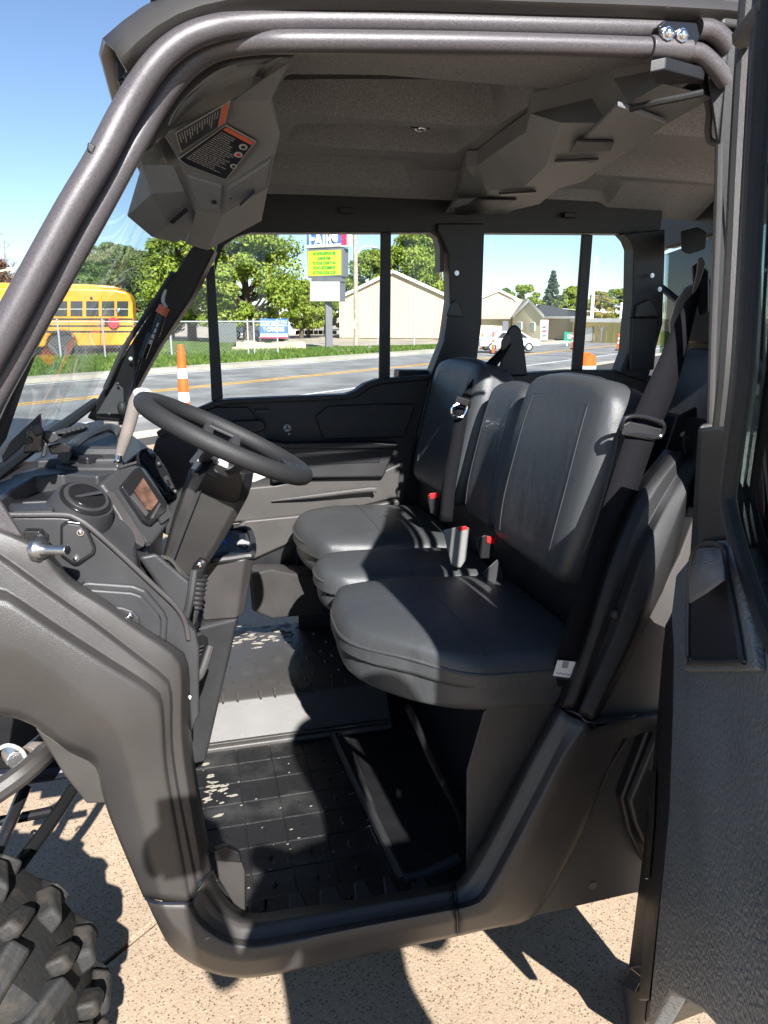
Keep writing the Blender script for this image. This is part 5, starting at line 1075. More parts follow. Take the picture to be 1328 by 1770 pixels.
def tree(label, base, h, cw, c0, m='maple', nclump=60, per=110, lsize=.22, lumps=None, group=None, trunk=.3, name='broadleaf_tree'):
    T = thing(name, label, 'tree', base, group); del T['_t']
    tb = MB(); top = h * .75
    tb.tube([Vector((0, 0, -.2)), Vector((.05, .02, h * .2)), Vector((-.05, .05, h * .45)), Vector((0, 0, top))], [trunk, trunk * .8, trunk * .5, trunk * .12], 8, sm=3)
    cl = []
    for k in range(nclump):
        a = random.uniform(0, 6.283); zz = random.uniform(0, 1); env = math.sin(math.pi * min(1, (.12 + zz * .88)) ** .8) ** .6
        rr = cw * env * random.uniform(.35, 1.0); z = c0 + (h - c0) * zz
        c = Vector((math.cos(a) * rr, math.sin(a) * rr, z)); r_ = cw * random.uniform(.16, .30)
        if z + r_ * .8 > h: c.z = h - r_ * .8
        cl.append((tuple(c), r_, .75))
        if k % 4 == 0: 
            s0 = Vector((0, 0, max(h * .2, z * .55))); tb.tube([s0, s0.lerp(c, .5) + Vector((0, 0, -.1 * rr)), c], [trunk * .32, trunk * .2, trunk * .06], 5, sm=2)
    tb.build('trunk', M['bark'], T); leaves('crown', cl, per, lsize, LM[m], T); return T
def gp_(px, y, z=-.05): q = P(px, 550, y); return (q.x, q.y, z)
BT = 'trees behind the fence'
tree('large bright green maple filling the left of the front window, behind the fence', gp_(428, 50), 8.7, 3.7, 1.4, 'maple', 130, 300, .125, trunk=.4)
tree('tall green maple rising behind the far windscreen pillar, left of the largest maple', gp_(330, 54), 8.4, 3.2, 1.4, 'maple', 90, 260, .13, trunk=.35)
tree('rounded olive green tree behind the electronic message sign', gp_(520, 62), 4.6, 2.2, 1.0, 'maple', 50, 220, .12, trunk=.2)
tree('low green tree left of the storage sign pole, beside the cream warehouse', gp_(532, 66), 4.2, 1.9, .8, 'maple', 45, 240, .12, trunk=.2)
tree('clipped green tree between the sign pole and the warehouse corner', gp_(562, 68), 4.0, 1.8, .7, 'maple', 45, 240, .12, trunk=.2)
tree('green tree rising behind the warehouse roof left of the window bar', gp_(640, 100), 10.5, 4.0, 2, 'maple', 60, 200, .2, trunk=.3)
tree('dark green tree low behind the warehouse, left of the utility pole', gp_(604, 105), 7.5, 2.6, 1.5, 'dark', 40, 90, .28, trunk=.25)
tree('big yellow green tree rising above the warehouse gable beside the seat pillar', gp_(722, 85), 11.4, 5.0, 2, 'maple', 110, 240, .19, trunk=.4)
for (px, y, h, cw, lb) in ((150, 60, 6.6, 3.0, 'dark green tree behind the windscreen, above the middle of the bus roof'), (205, 63, 7.2, 3.2, 'tallest dark green tree above the rear of the bus'), (255, 60, 6.4, 2.8, 'dark green tree just right of the bus, behind the fence'), (115, 64, 6.0, 2.6, 'dark green tree seen beside the near windscreen pillar above the bus'), (295, 62, 7.4, 2.8, 'tall dark green tree against the far windscreen pillar'), (182, 68, 6.2, 2.6, 'dark green tree set back between two taller ones over the bus')):
    tree(lb, gp_(px, y), h, cw, .9, 'dark', 60, 220, .14, group=BT, trunk=.25)
tree('rust brown leafed tree at the left edge of the photograph', gp_(2, 48), 4.9, 2.0, 1.2, 'rust', 60, 160, .085, trunk=.18)
# bare tree
bt = thing('bare_tree', 'leafless grey tree rising over the bus at the left edge', 'tree', gp_(34, 60)); del bt['_t']
def branch(mb, p, d, l, r_, dep):
    q = p + d * l; mb.tube([p, p.lerp(q, .5) + Vector((random.uniform(-.05, .05), 0, random.uniform(0, .06))) * l, q], [r_, r_ * .85, r_ * .65], 5)
    if dep:
        for k in range(3 if dep > 1 else 4):
            dv = (d + Vector((random.uniform(-.75, .75), random.uniform(-.75, .75), random.uniform(-.1, .5)))).normalized(); branch(mb, q if k else p.lerp(q, .7), dv, l * random.uniform(.55, .8), r_ * .6, dep - 1)
t_ = MB(); branch(t_, Vector((0, 0, -.2)), Vector((0, 0, 1)), 2.4, .16, 5); M['barebark'] = mat('bare_bark', (.26, .22, .22), .9); t_.build('branches', M['barebark'], bt)
# far trees behind the houses on the right
for i, (px, y, h, cw, m, lb) in enumerate(((905, 110, 6.6, 3.4, 'maple', 'green tree showing over the beige house roof behind the belt tower'), (985, 120, 6.9, 3.2, 'maple', 'yellow green tree right of the tall spruce'), (1036, 120, 6.2, 3.0, 'autumn', 'orange tinted tree over the yellow building by the window bar'), (1062, 125, 6.8, 3.4, 'maple', 'green tree over the middle of the yellow building'), (1086, 125, 7.2, 3.0, 'dark', 'dark green tree over the right end of the yellow building'), (875, 118, 6.4, 3.0, 'dark', 'dark green tree behind the chimney pipe of the beige house'), (965, 125, 5.4, 2.6, 'dark', 'dark low tree half hidden behind the spruce'), (1120, 100, 6.0, 3.2, 'dark', 'dark green tree beyond the rear cab corner'))):
    tree(lb, gp_(px, y), h, cw, .8, m, 40, 180, .2, group='trees behind the buildings across the road', trunk=.25)
sp = thing('spruce_tree', 'tall conical blue green spruce behind the dark roofed house', 'tree', gp_(953, 100)); del sp['_t']
cl = []
for k in range(120):
    z = random.uniform(.8, 7.9); rr = 2.3 * (1 - z / 8.2) * random.uniform(.5, 1); a = random.uniform(0, 6.28); cl.append(((math.cos(a) * rr, math.sin(a) * rr, z), .22 + .34 * (1 - z / 8.2), .55))
MB().tube([Vector((0, 0, -.2)), Vector((0, 0, 7.6))], [.2, .03], 8).build('trunk', M['bark'], sp); leaves('crown', cl, 60, .20, LM['fir'], sp)
# ================================================================ BUS
def BY(px): return 32.6
def B(px, py, off=0.0): return P(px, py, BY(px) + off)
M['busy'] = mat('bus_yellow', (.80, .31, .010), .35, var=.06, vscale=1.5, coat=.3); M['busb'] = mat('bus_black', (.02, .02, .02), .4)
bx = thing('school_bus', 'yellow school bus parked behind the wire fence, seen through the windscreen', 'bus', tuple(Vector((B(110, 600).x, BY(110) + 1.2, -.05))))
M['bwin'] = mat('bus_window', (.03, .035, .04), .08)
side = [(-160,600),(-160,500),(-150,496),(0,495.5),(150,497),(200,499.5),(218,503),(226,511),(229.5,524),(231,560),(231,598),(176,600),(148,601),(134,601),(131,585),(118,574),(106,572),(92,576),(82,585),(78,601),(40,600)]
bs = MB(); f_ = [B(a, b) for a, b in side]; cen = Vector((0, 2.4, 0)); bs.prism(f_, cen); bso = bs.build('body', M['busy'], bx, bevel=.16, seg=3)
for xx in (12 + 0, 66, 119.5, 173.5): MB().prism([B(xx - .6, 552.6, -.008), B(xx + .6, 552.6, -.008), B(xx + .6, 597, -.008), B(xx - .6, 597, -.008)], (0, .02, 0)).build('panel_seam', M['busb'], bx)
MB().prism([B(a, b, .4) for a, b in ((-150,498),(-140,488),(0,488.5),(150,491),(196,494),(212,500))], (0, 1.6, 0)).build('roof', M['busy'], bx, bevel=.12, seg=3)
wx = [(-150,-128),(-122,-100),(-94,-72),(-66,-44),(-38,-16),(-10,12),(17,36),(42,63),(69,90),(95,116.5),(122,143),(149,171),(176,198),(202.5,222)]
for (a, b) in wx:
    wo = MB().prism([B(a, 520.5, -.012), B(b, 520.5, -.012), B(b, 547, -.012), B(a, 547, -.012)], (0, .03, 0)).build('window', M['bwin'], bx, bevel=.01)
    MB().prism([B(a, 533.5, -.02), B(b, 533.5, -.02), B(b, 535, -.02), B(a, 535, -.02)], (0, .01, 0)).build('sash', M['grey'], wo)
for (y0, y1) in ((550, 552.6), (562, 564.5), (571.5, 574.5)):
    MB().prism([B(-160, y0, -.03), B(229, y0, -.03), B(229.5, y1, -.03), B(-160, y1, -.03)], (0, .05, 0)).build('rub_rail', M['busb'], bx, bevel=.005)
MB().prism([B(136, 597, -.01), B(230, 596, -.01), B(230, 601, -.01), B(136, 603, -.01)], (0, .1, 0)).build('skirt', M['busb'], bx, bevel=.005)
wc_ = B(105, 600, .2); wc_.z = .45
MB().cyl(wc_, wc_ + Vector((0, .3, 0)), .5, 24).cyl(wc_ + Vector((0, -.02, 0)), wc_, .28, 16).build('wheel', M['rubber'], bx, bevel=.03)
MB().prism([B(60, 600, .6), B(230, 600, .6), B(230, 614, .6), B(60, 614, .6)], (0, 1.2, 0)).build('chassis', M['busb'], bx, bevel=.05)
sc_ = B(196.5, 558, -.12)
so_ = MB(); so_.prism([sc_ + Vector((math.cos(R(22.5 + 45 * k)) * .235, 0, math.sin(R(22.5 + 45 * k)) * .235)) for k in range(8)], (0, .03, 0)); M['stopred'] = mat('stop_red', (.60, .03, .04), .45)
soo = so_.build('stop_arm', M['stopred'], bx); MB().prism([B(181, 553, -.02), B(190, 553, -.02), B(190, 562, -.02), B(181, 562, -.02)], (0, .03, 0)).build('side_vent', M['busb'], bx)
MB().box(B(158, 515, -.03), (.1, .06, .1)).build('marker_lamp', M['busb'], bx, bevel=.02); MB().box(B(186, 497, .6), (.25, .3, .12)).build('roof_vent', M['grey'], bx, bevel=.03)
MB().prism([B(218, 583, -.015), B(224, 582, -.015), B(224, 588, -.015), B(218, 588, -.015)], (0, .03, 0)).build('tail_lamp', M['stopred'], bx)
# ================================================================ FENCE
def _wire(t, b):
    N = t.nodes.new; L = t.links.new
    tc = N('ShaderNodeTexCoord'); mp = N('ShaderNodeMapping'); mp.inputs['Rotation'].default_value = (0, R(45), 0); L(tc.outputs['Object'], mp.inputs[0])
    w1 = N('ShaderNodeTexWave'); w1.bands_direction = 'X'; w1.inputs['Scale'].default_value = 3.2; w2 = N('ShaderNodeTexWave'); w2.bands_direction = 'Z'; w2.inputs['Scale'].default_value = 3.2
    L(mp.outputs[0], w1.inputs[0]); L(mp.outputs[0], w2.inputs[0]); mxx = N('ShaderNodeMath'); mxx.operation = 'MAXIMUM'; L(w1.outputs['Fac'], mxx.inputs[0]); L(w2.outputs['Fac'], mxx.inputs[1])
    gt = N('ShaderNodeMath'); gt.operation = 'GREATER_THAN'; gt.inputs[1].default_value = .996; L(mxx.outputs[0], gt.inputs[0])
    L(gt.outputs[0], b.inputs['Alpha']); b.inputs['Base Color'].default_value = (.5, .5, .5, 1); b.inputs['Metallic'].default_value = .6; b.inputs['Roughness'].default_value = .4
M['wire'] = nodemat('chain_link', _wire); M['galv'] = mat('galvanised', (.55, .56, .56), .45, metal=.5)
fe = thing('chain_link_fence', 'grey chain link fence on steel posts running behind the grass verge', 'fence', (0, 31, 0))
fpts = [Vector((-14, 29.2, 0)), Vector((-9, 29.7, 0)), Vector((-4.7, 30.2, 0)), Vector((-3.1, 30.3, 0)), Vector((-.6, 30.6, 0)), Vector((1.0, 30.9, 0)), Vector((2.5, 31.2, 0)), Vector((2.75, 31.2, 0)), Vector((3.75, 31.4, 0))]
for p in fpts: MB().cyl(p - Vector((0, 0, .1)), p + Vector((0, 0, 1.42)), .035, 8).ball(p + Vector((0, 0, 1.43)), .045, (1, 1, .8), 6).build('post', M['galv'], fe)
MB().tube([p + Vector((0, 0, 1.36)) for p in fpts], .024, 6).build('top_rail', M['galv'], fe)
MB().loft([[p + Vector((0, 0, .03)), p + Vector((0, 0, 1.35))] for p in fpts]).build('wire_mesh', M['wire'], fe)
for a, b in zip(fpts, fpts[1:]): pass
# utility pole and lamp
M['wood'] = mat('weathered_wood', (.34, .29, .24), .9, bump=.5, bscale=20, var=.2, vscale=4)
up_ = thing('utility_pole', 'weathered wooden utility pole with a lamp arm in front of the warehouse', 'utility pole', tuple(G(616, 597)))
b0 = G(616, 597); MB().cyl(b0 - Vector((0, 0, .2)), b0 + Vector((.0, 0, 5.9)), .15, 12, .12).build('pole', M['wood'], up_)
MB().cyl(b0 + Vector((-.15, -.1, .9)), b0 + Vector((-.15, -.1, 1.4)), .06, 8).build('conduit_box', M['grey'], up_)
q = b0; MB().tube([q + Vector((.1, 0, 4.9)), q + Vector((.35, 0, 5.2)), q + Vector((.7, 0, 5.33)), q + Vector((1.0, 0, 5.28))], .03, 8, sm=4).build('lamp_arm', M['galv'], up_)
MB().ball(q + Vector((1.08, 0, 5.24)), .2, (1, .6, .35), 8).build('lamp_head', M['grey'], up_)
# ================================================================ SIGNS
M['ledg'] = mat('led_ground', (.46, .62, .03), .5); M['ledt'] = mat('led_text', (.02, .26, .03), .5); M['sgrey'] = mat('sign_grey', (.12, .125, .14), .5)
M['cream'] = mat('reader_cream', (.76, .70, .52), .6); M['sblue'] = mat('sign_blue', (.04, .14, .50), .5); M['sred'] = mat('sign_red', (.62, .03, .09), .5); M['swhite'] = mat('sign_white', (.80, .79, .74), .6)
S0 = G(567, 600); fx = Vector((.80, -.60, 0)); dp_ = Vector((.39, .46, 0))
def SG(px, py): return PP(px, py, S0 + Vector((0, -.2, 0)), Vector((.60, .80, 0)))
py_ = thing('roadside_sign', 'tall roadside pylon sign reading FAIR above a green electronic board', 'sign', tuple(S0))
def cab(nm, pix, m, sc=1.0): return MB().prism([SG(*p) for p in pix], dp_ * sc).build(nm, m, py_, bevel=.02)
MB().box(S0 + Vector((0.1, .2, 1.45)), (.36, .3, 3.3)).build('pole', M['sgrey'], py_, bevel=.02)
cab('reader_cabinet', [(535.5,486),(588,486),(588,521),(535.5,521)], M['sgrey']); rf = None
for k in range(5):
    y0 = 487 + k * 6.8; MB().prism([SG(536.5, y0) - dp_ * .02, SG(587, y0) - dp_ * .02, SG(587, y0 + 6.2) - dp_ * .02, SG(536.5, y0 + 6.2) - dp_ * .02], dp_ * .03).build('reader_strip', M['cream'], py_)
cab('neck', [(538,479),(590,479),(590,487),(538,487)], M['sgrey'], .8)
cab('board_cabinet', [(531,431),(593,428),(593,478),(532,480)], M['sgrey'], 1.0)
lb_ = MB().prism([SG(532.5, 434) - dp_ * .02, SG(590, 431.5) - dp_ * .02, SG(590, 475) - dp_ * .02, SG(533.5, 477.5) - dp_ * .02], dp_ * .03).build('electronic_board', M['ledg'], py_)
for k, tx in enumerate(('NO SUBSCRIPTION FEE', 'JUNIOR FAIR', 'TO YOUR COUNTY 4-H', 'FOOD / SETTLEMENTS', 'AT YOUR LOCAL CLUB')):
    y = 438.5 + k * 8.2; text_mesh(tx, .20, M['ledt'], 'board_text', lb_, SG(561, y) - dp_ * .035, fx, (0, 0, 1), .004, font_scale=(.62, 1), off=.008)
cab('name_cabinet', [(528.5,360),(601,360),(601,426),(528.5,430)], M['swhite'], .8)
nf = MB().prism([SG(530, 362) - dp_ * .02, SG(590, 362) - dp_ * .02, SG(590, 424) - dp_ * .02, SG(530, 427.5) - dp_ * .02], dp_ * .03).build('name_face', M['sblue'], py_)
MB().prism([SG(590, 362) - dp_ * .025, SG(600, 362) - dp_ * .025, SG(600, 423.5) - dp_ * .025, SG(590, 424) - dp_ * .025], dp_ * .03).build('name_red_edge', M['sred'], py_)
text_mesh('FAIR', 1.12, M['cream'], 'name_letters', nf, SG(555, 415) - dp_ * .04, fx, (0, 0, 1), .02, font_scale=(.62, .95), off=.028)
MB().ball(SG(581, 410) - dp_ * .05, .2, (1.1, .3, 1.3), 8).build('white_emblem', M['swhite'], nf)
MB().prism([SG(530, 424) - dp_ * .05, SG(590, 421) - dp_ * .05, SG(590, 425) - dp_ * .05, SG(530, 428.5) - dp_ * .05], dp_ * .03).build('name_border', M['swhite'], nf)
st_ = thing('storage_sign', 'blue WINTER STORAGE and camping sign on posts above tan boulders', 'sign', (P(473, 590, 37.5).x, 37.5, 0))
SS = G(473, 590); sy = 37.5
def W(px, py, o=0.0): return P(px, py, sy + o)
for a in (449, 497): MB().prism([W(a, 550, .05), W(a + 2, 550, .05), W(a + 2, 590, .05), W(a, 590, .05)], (0, .08, 0)).build('sign_post', M['sgrey'], st_)
sb_ = MB().prism([W(449.5, 551), W(498, 551), W(498, 585), W(450, 585)], (0, .06, 0)).build('sign_panel', M['sblue'], st_, bevel=.01)
MB().prism([W(450.5, 554.5, -.01), W(497, 554.5, -.01), W(497, 563.5, -.01), W(450.5, 563.5, -.01)], (0, .02, 0)).build('sign_band', M['swhite'], sb_)
MB().prism([W(450.5, 577, -.01), W(497, 577, -.01), W(497, 582, -.01), W(450.5, 582, -.01)], (0, .02, 0)).build('sign_band', M['swhite'], sb_)
MB().prism([W(450.5, 582, -.01), W(497, 582, -.01), W(497, 584.6, -.01), W(450.5, 584.6, -.01)], (0, .02, 0)).build('sign_band', M['sred'], sb_)
text_mesh('WINTER STORAGE', .25, M['sblue'], 'sign_text', sb_, W(473.5, 559, -.02), (1, 0, 0), (0, 0, 1), .003, font_scale=(.68, 1.1), off=.012)
text_mesh('& CAMPING', .25, M['swhite'], 'sign_text', sb_, W(473.5, 569.5, -.02), (1, 0, 0), (0, 0, 1), .003, font_scale=(.78, 1.1), off=.012)
M['rock'] = mat('tan_rock', (.46, .36, .24), .9, bump=.8, bscale=6, var=.25, vscale=3)
BL = ['upright tan boulder just left of the blue storage sign', 'low wide tan boulder left of the sign, touching the post', 'small tan boulder under the left post of the storage sign', 'tan boulder under the left half of the storage sign panel', 'short tan boulder under the right half of the storage sign panel', 'broad tan boulder below the right post of the storage sign', 'rightmost tan boulder of the row beside the storage sign', 'smallest tan boulder at the left end of the row by the fence']
for k, (px, w_, h_) in enumerate(((425, .5, .42), (438, .6, .34), (452, .5, .26), (466, .6, .30), (480, .45, .26), (493, .6, .36), (508, .55, .36), (415, .4, .2))):
    c = P(px, 597, sy - .9); o = MB().rbox((w_, .35, h_), .12, 6, lambda q: q + Vector((random.uniform(-.03, .03), random.uniform(-.03, .03), random.uniform(-.03, .03)))).build('boulder', M['rock'], None, ang=60)
    o.location = (c.x, sy - .9, 0); o.rotation_euler = (0, 0, random.uniform(-.3, .3)); tag(o, BL[k], 'boulder', 'boulders under the storage sign')
# small items near the road
M['orange'] = mat('traffic_orange', (.80, .12, .015), .4, var=.08, vscale=6); M['refl'] = mat('reflective_white', (.78, .78, .76), .4)
def delineator(label, p, h, r_, grp=True, cat='traffic cone'):
    T = thing('traffic_delineator', label, cat, p, 'orange delineators along the road'); del T['_t']
    MB().cyl((0, 0, 0), (0, 0, .06), r_ * 2.6, 8).build('base', M['rubber'], T, bevel=.01)
    MB().cyl((0, 0, .06), (0, 0, h - .08), r_ * 1.25, 14, r_ * .72).cyl((0, 0, h - .08), (0, 0, h), r_ * .55, 10, r_ * .5).build('tube', M['orange'], T, bevel=.006)
    for t in (.42, .66):
        MB().cyl((0, 0, h * t), (0, 0, h * (t + .10)), r_ * (1.27 - .53 * t), 14, r_ * (1.27 - .53 * (t + .10))).build('reflective_band', M['refl'], T)
    return T
q = P(315, 640, 9.0); delineator('tall orange and white traffic tube beyond the front quarter window', (q.x, q.y, -.1), 1.27, .072)
for px, py, h, lb in ((852, 612, .95, 'orange traffic post across the road left of the green sign'), (833, 604, .8, 'orange traffic post at the left edge of the rear window by the white car'), (990, 604, .9, 'slim yellow orange post beside the green sign'), (1068, 606, .8, 'orange traffic post before the yellow building')):
    delineator(lb, tuple(G(px, py, -.02)), h, .055)
dr = thing('traffic_drum', 'orange traffic drum seen low in the rear door window', 'traffic drum', (0, 0, 0)); q = P(1014, 620, 17.5); dr.location = (q.x, q.y, -.1); del dr['_t']
MB().cyl((0, 0, 0), (0, 0, .06), .36, 20).build('base', M['rubber'], dr, bevel=.01)
MB().loft([[Vector((math.cos(a) * r_, math.sin(a) * r_, z)) for a in [2 * math.pi * k / 20 for k in range(20)]] for r_, z in ((.29, .06), (.28, .3), (.265, .31), (.265, .55), (.25, .56), (.25, .80), (.22, .83), (.19, .86))], True, True).build('drum', M['orange'], dr, ang=30)
MB().cyl((0, 0, .33), (0, 0, .46), .272, 20).build('reflective_band', M['refl'], dr); MB().box((0, 0, .90), (.22, .05, .09)).build('handle', M['orange'], dr, bevel=.02); dr.scale = (1, 1, .74)
# bent post and small sign in front of the warehouse
bp_ = G(716, 598); pt = thing('bent_post', 'pale hooked metal post on the grass before the warehouse', 'post', tuple(bp_))
MB().tube([bp_, bp_ + Vector((0, 0, 1.6)), bp_ + Vector((.06, 0, 1.85)), bp_ + Vector((.16, 0, 1.8)), bp_ + Vector((.16, 0, 1.55))], .045, 8, sm=4).build('hooked_tube', M['galv'], pt)
b_ = G(653, 594); sg = thing('notice_post', 'small white notice board left of the window bar in front of the warehouse', 'sign', tuple(b_)); MB().cyl(b_, b_ + Vector((0, 0, .5)), .03, 6).build('stake', M['galv'], sg); MB().box(b_ + Vector((0, 0, .8)), (.14, .04, .75)).build('board', M['swhite'], sg, bevel=.01)
# ================================================================ BUILDINGS ACROSS THE ROAD
def siding(name, col, pitch=8.0):
    def b_(t, b):
        N = t.nodes.new; L = t.links.new; tc = N('ShaderNodeTexCoord'); w1 = N('ShaderNodeTexWave'); w1.bands_direction = 'X'; w1.inputs['Scale'].default_value = pitch; L(tc.outputs['Object'], w1.inputs[0])
        b.inputs['Base Color'].default_value = (*col, 1); b.inputs['Roughness'].default_value = .55
        bp = N('ShaderNodeBump'); bp.inputs['Strength'].default_value = .5; bp.inputs['Distance'].default_value = .04; L(w1.outputs['Fac'], bp.inputs['Height']); L(bp.outputs[0], b.inputs['Normal'])
    return nodemat(name, b_)
M['sidec'] = siding('cream_siding', (.55, .47, .32), 1.2); M['sidey'] = siding('yellow_siding', (.72, .58, .22), 1.6); M['sideb'] = siding('beige_siding', (.60, .55, .38), .6)
M['roofc'] = mat('cream_metal_roof', (.66, .62, .54), .5); M['roofb'] = mat('tan_shingles', (.36, .31, .26), .9, var=.15, vscale=4); M['roofd'] = mat('dark_shingles', (.045, .05, .06), .9, var=.2, vscale=4)
M['trimw'] = mat('trim_white', (.76, .75, .70), .5); M['winp'] = mat('house_window', (.22, .32, .30), .15); M['doorw'] = mat('door_white', (.75, .73, .68), .5); M['fasc'] = mat('fascia', (.30, .26, .22), .7)
def gable(name, label, L0, R0, apex_px, eave_z, apex_z, depth, wallm, roofm, over=.25, trim=None, base=-.1):
    """gable front between ground points L0 and R0 (both Vectors), running back along depth"""
    T = thing(name, label, 'building', tuple((L0 + R0) / 2))
    L_, R_ = Vector((L0.x, L0.y, base)), Vector((R0.x, R0.y, base)); mid = (L_ + R_) / 2
    a = (R_ - L_).normalized(); d = Vector(depth)
    A = Vector((mid.x, mid.y, apex_z))
    w_ = MB(); w_.prism([L_, R_, Vector((R_.x, R_.y, eave_z)), A, Vector((L_.x, L_.y, eave_z))], d); w_.build('wall', wallm, T)
    dn_ = d.normalized()
    for s_, E in ((-1, L_), (1, R_)):
        e = Vector((E.x, E.y, eave_z)); ov = (e - A).normalized() * over
        q = [A + Vector((0, 0, .03)) - dn_ * over, e + ov + Vector((0, 0, .03)) - dn_ * over, e + ov + Vector((0, 0, .03)) + d, A + Vector((0, 0, .03)) + d]
        MB().prism(q, (0, 0, .14)).build('roof', roofm, T)
        MB().prism([A - dn_ * (over + .02) + Vector((0, 0, .19)), e + ov - dn_ * (over + .02) + Vector((0, 0, .19)), e + ov - dn_ * (over + .02) - Vector((0, 0, .05)), A - dn_ * (over + .02) - Vector((0, 0, .05))], -dn_ * .04).build('bargeboard', trim or M['trimw'], T)
    return T, L_, R_, a
def onwall(T, L_, R_, nm, px0, py0, px1, py1, m, fr=True):
    a = (R_ - L_).normalized(); n = a.cross(Vector((0, 0, 1))).normalized()
    if n.dot(CAM - L_) < 0: n = -n
    p0 = L_ + n * .03
    q = [PP(px0, py0, p0, n), PP(px1, py0, p0, n), PP(px1, py1, p0, n), PP(px0, py1, p0, n)]
    f = None
    if fr:
        c = sum(q, Vector()) / 4
        f = MB().prism([c + (p - c) * 1.18 for p in q], -n * .05).build(nm, M['trimw'], T)
        MB().prism([p + n * .01 for p in q], -n * .03).build('pane', m, f)
    else: MB().prism(q, -n * .03).build(nm, m, T)
wl0, wr0 = P(587, 560, 62), P(776, 560, 57)
wt, wL, wR, wa = gable('warehouse', 'long cream metal warehouse with a shallow gable facing the road', wl0, wr0, 681, 3.05, 5.05, (8, 26, 0), M['sidec'], M['roofc'])
ax0 = P(828, 560, 60); ax1 = P(906, 560, 66)
gable('storage_shed', 'cream roofed shed behind the beige house, left of its chimney pipe', P(800, 560, 66), P(915, 560, 70), 850, 2.6, 4.0, (6, 20, 0), M['sidec'], M['roofc'])
hb0, hb1 = P(888, 560, 50), P(937, 560, 47)
ht, hL, hR, ha = gable('beige_house', 'small beige gabled house with two front windows behind the belt tower', hb0, hb1, 914, 1.60, 2.62, (2.6, 7, 0), M['sideb'], M['roofb'], .18)
onwall(ht, hL, hR, 'window', 895, 557, 901.5, 569, M['winp']); onwall(ht, hL, hR, 'window', 918, 558, 924, 571, M['winp'])
wing = MB(); wa0, wa1 = P(800, 560, 50.5), P(884, 560, 51.5)
wing.prism([Vector((wa0.x, wa0.y, -.1)), Vector((wa1.x, wa1.y, -.1)), Vector((wa1.x, wa1.y, 1.55)), Vector((wa0.x, wa0.y, 1.55))], (1, 5, 0)); wing.build('wing_wall', M['sideb'], ht)
MB().prism([Vector((wa0.x, wa0.y - .5, 1.55)), Vector((wa1.x + 1.4, wa1.y - .5, 1.55)), Vector((wa1.x + 1.8, wa1.y + 2.2, 2.75)), Vector((wa0.x, wa0.y + 2.2, 2.75))], (0, 0, .12)).build('wing_roof', M['roofb'], ht)
MB().prism([Vector((wa0.x, wa0.y - .54, 1.42)), Vector((wa1.x + 1.0, wa1.y - .54, 1.42)), Vector((wa1.x + 1.0, wa1.y - .54, 1.66)), Vector((wa0.x, wa0.y - .54, 1.66))], (0, .03, 0)).build('wing_fascia', M['fasc'], ht)
MB().prism([P(869, 555, 50.2), P(879, 555, 50.2), P(879, 586, 50.2), P(869, 586, 50.2)], (0, .1, 0)).build('door', M['sgrey'], ht)
MB().cyl(P(892, 522, 53), P(892, 505, 53), .05, 8).build('chimney_pipe', M['grey'], ht)
d0, d1 = P(938, 560, 56), P(1012, 560, 50)
dh = thing('dark_roofed_house', 'low beige house with a black hipped roof behind the window bar', 'building', tuple((d0 + d1) / 2))
MB().prism([Vector((d0.x, d0.y, -.1)), Vector((d1.x, d1.y, -.1)), Vector((d1.x, d1.y, 1.5)), Vector((d0.x, d0.y, 1.5))], (3, 8, 0)).build('wall', mat('grey_beige', (.44, .40, .29), .7), dh)
ev = [Vector((d0.x - .5, d0.y - .4, 1.5)), Vector((d1.x + .4, d1.y - .4, 1.5)), Vector((d1.x + 3.4, d1.y + 8, 1.5)), Vector((d0.x + 2.5, d0.y + 8.4, 1.5))]
rg = [P(932, 526, 60), P(962, 530, 58)]
MB().add(ev + rg, [(0, 1, 5, 4), (1, 2, 5), (2, 3, 4, 5), (3, 0, 4), (0, 3, 2, 1)]).build('roof', M['roofd'], dh)
MB().prism([ev[0] + Vector((0, -.03, -.05)), ev[1] + Vector((0, -.03, -.05)), ev[1] + Vector((0, -.03, .12)), ev[0] + Vector((0, -.03, .12))], (0, .04, 0)).build('fascia', M['trimw'], dh)
bnr = thing('banner', 'white vertical banner with product pictures at the corner of the beige house', 'banner', tuple(G(941, 592)))
bno_ = MB().prism([P(935, 553, 45), P(948, 553, 45), P(947, 587, 45), P(934, 587, 45)], (0, .08, 0)).build('banner_panel', M['swhite'], bnr)
for (y0, m) in ((558, M['galv']), (565, M['sgrey']), (572, M['sred']), (580, M['sgrey'])): MB().ball(P(941, y0, 44.97), .12, (1.5, .2, .6), 6).build('banner_picture', m, bno_)
M['sgreen'] = mat('sign_green', (.01, .20, .12), .5)
g0 = G(988, 596); gs = thing('lawn_sign', 'green lawn sign with white lettering beside the window bar', 'sign', tuple(g0))
gso = MB().prism([P(976, 573, g0.y), P(1000, 576, g0.y), P(1000, 590, g0.y), P(975, 589, g0.y)], (0, .06, 0)).build('sign_panel', M['sgreen'], gs)
text_mesh('SIN', .36, M['swhite'], 'sign_text', gso, P(986.5, 582, g0.y - .02), (1, 0, 0), (0, 0, 1), .003, font_scale=(.8, 1.0))
MB().cyl(P(980, 589, g0.y + .03), P(980, 598, g0.y + .03), .04, 6).build('sign_leg', M['swhite'], gs)
y0_, y1_ = P(1000, 560, 47), P(1200, 560, 37)
yb = thing('yellow_building', 'yellow vertically sided building with a white door beyond the rear window bar', 'building', tuple((y0_ + y1_) / 2))
yL, yR = Vector((y0_.x, y0_.y, -.1)), Vector((y1_.x, y1_.y, -.1))
MB().prism([yL, yR, yR + Vector((0, 0, 1.42)), yL + Vector((0, 0, 1.42))], (4, 9, 0)).build('wall', M['sidey'], yb)
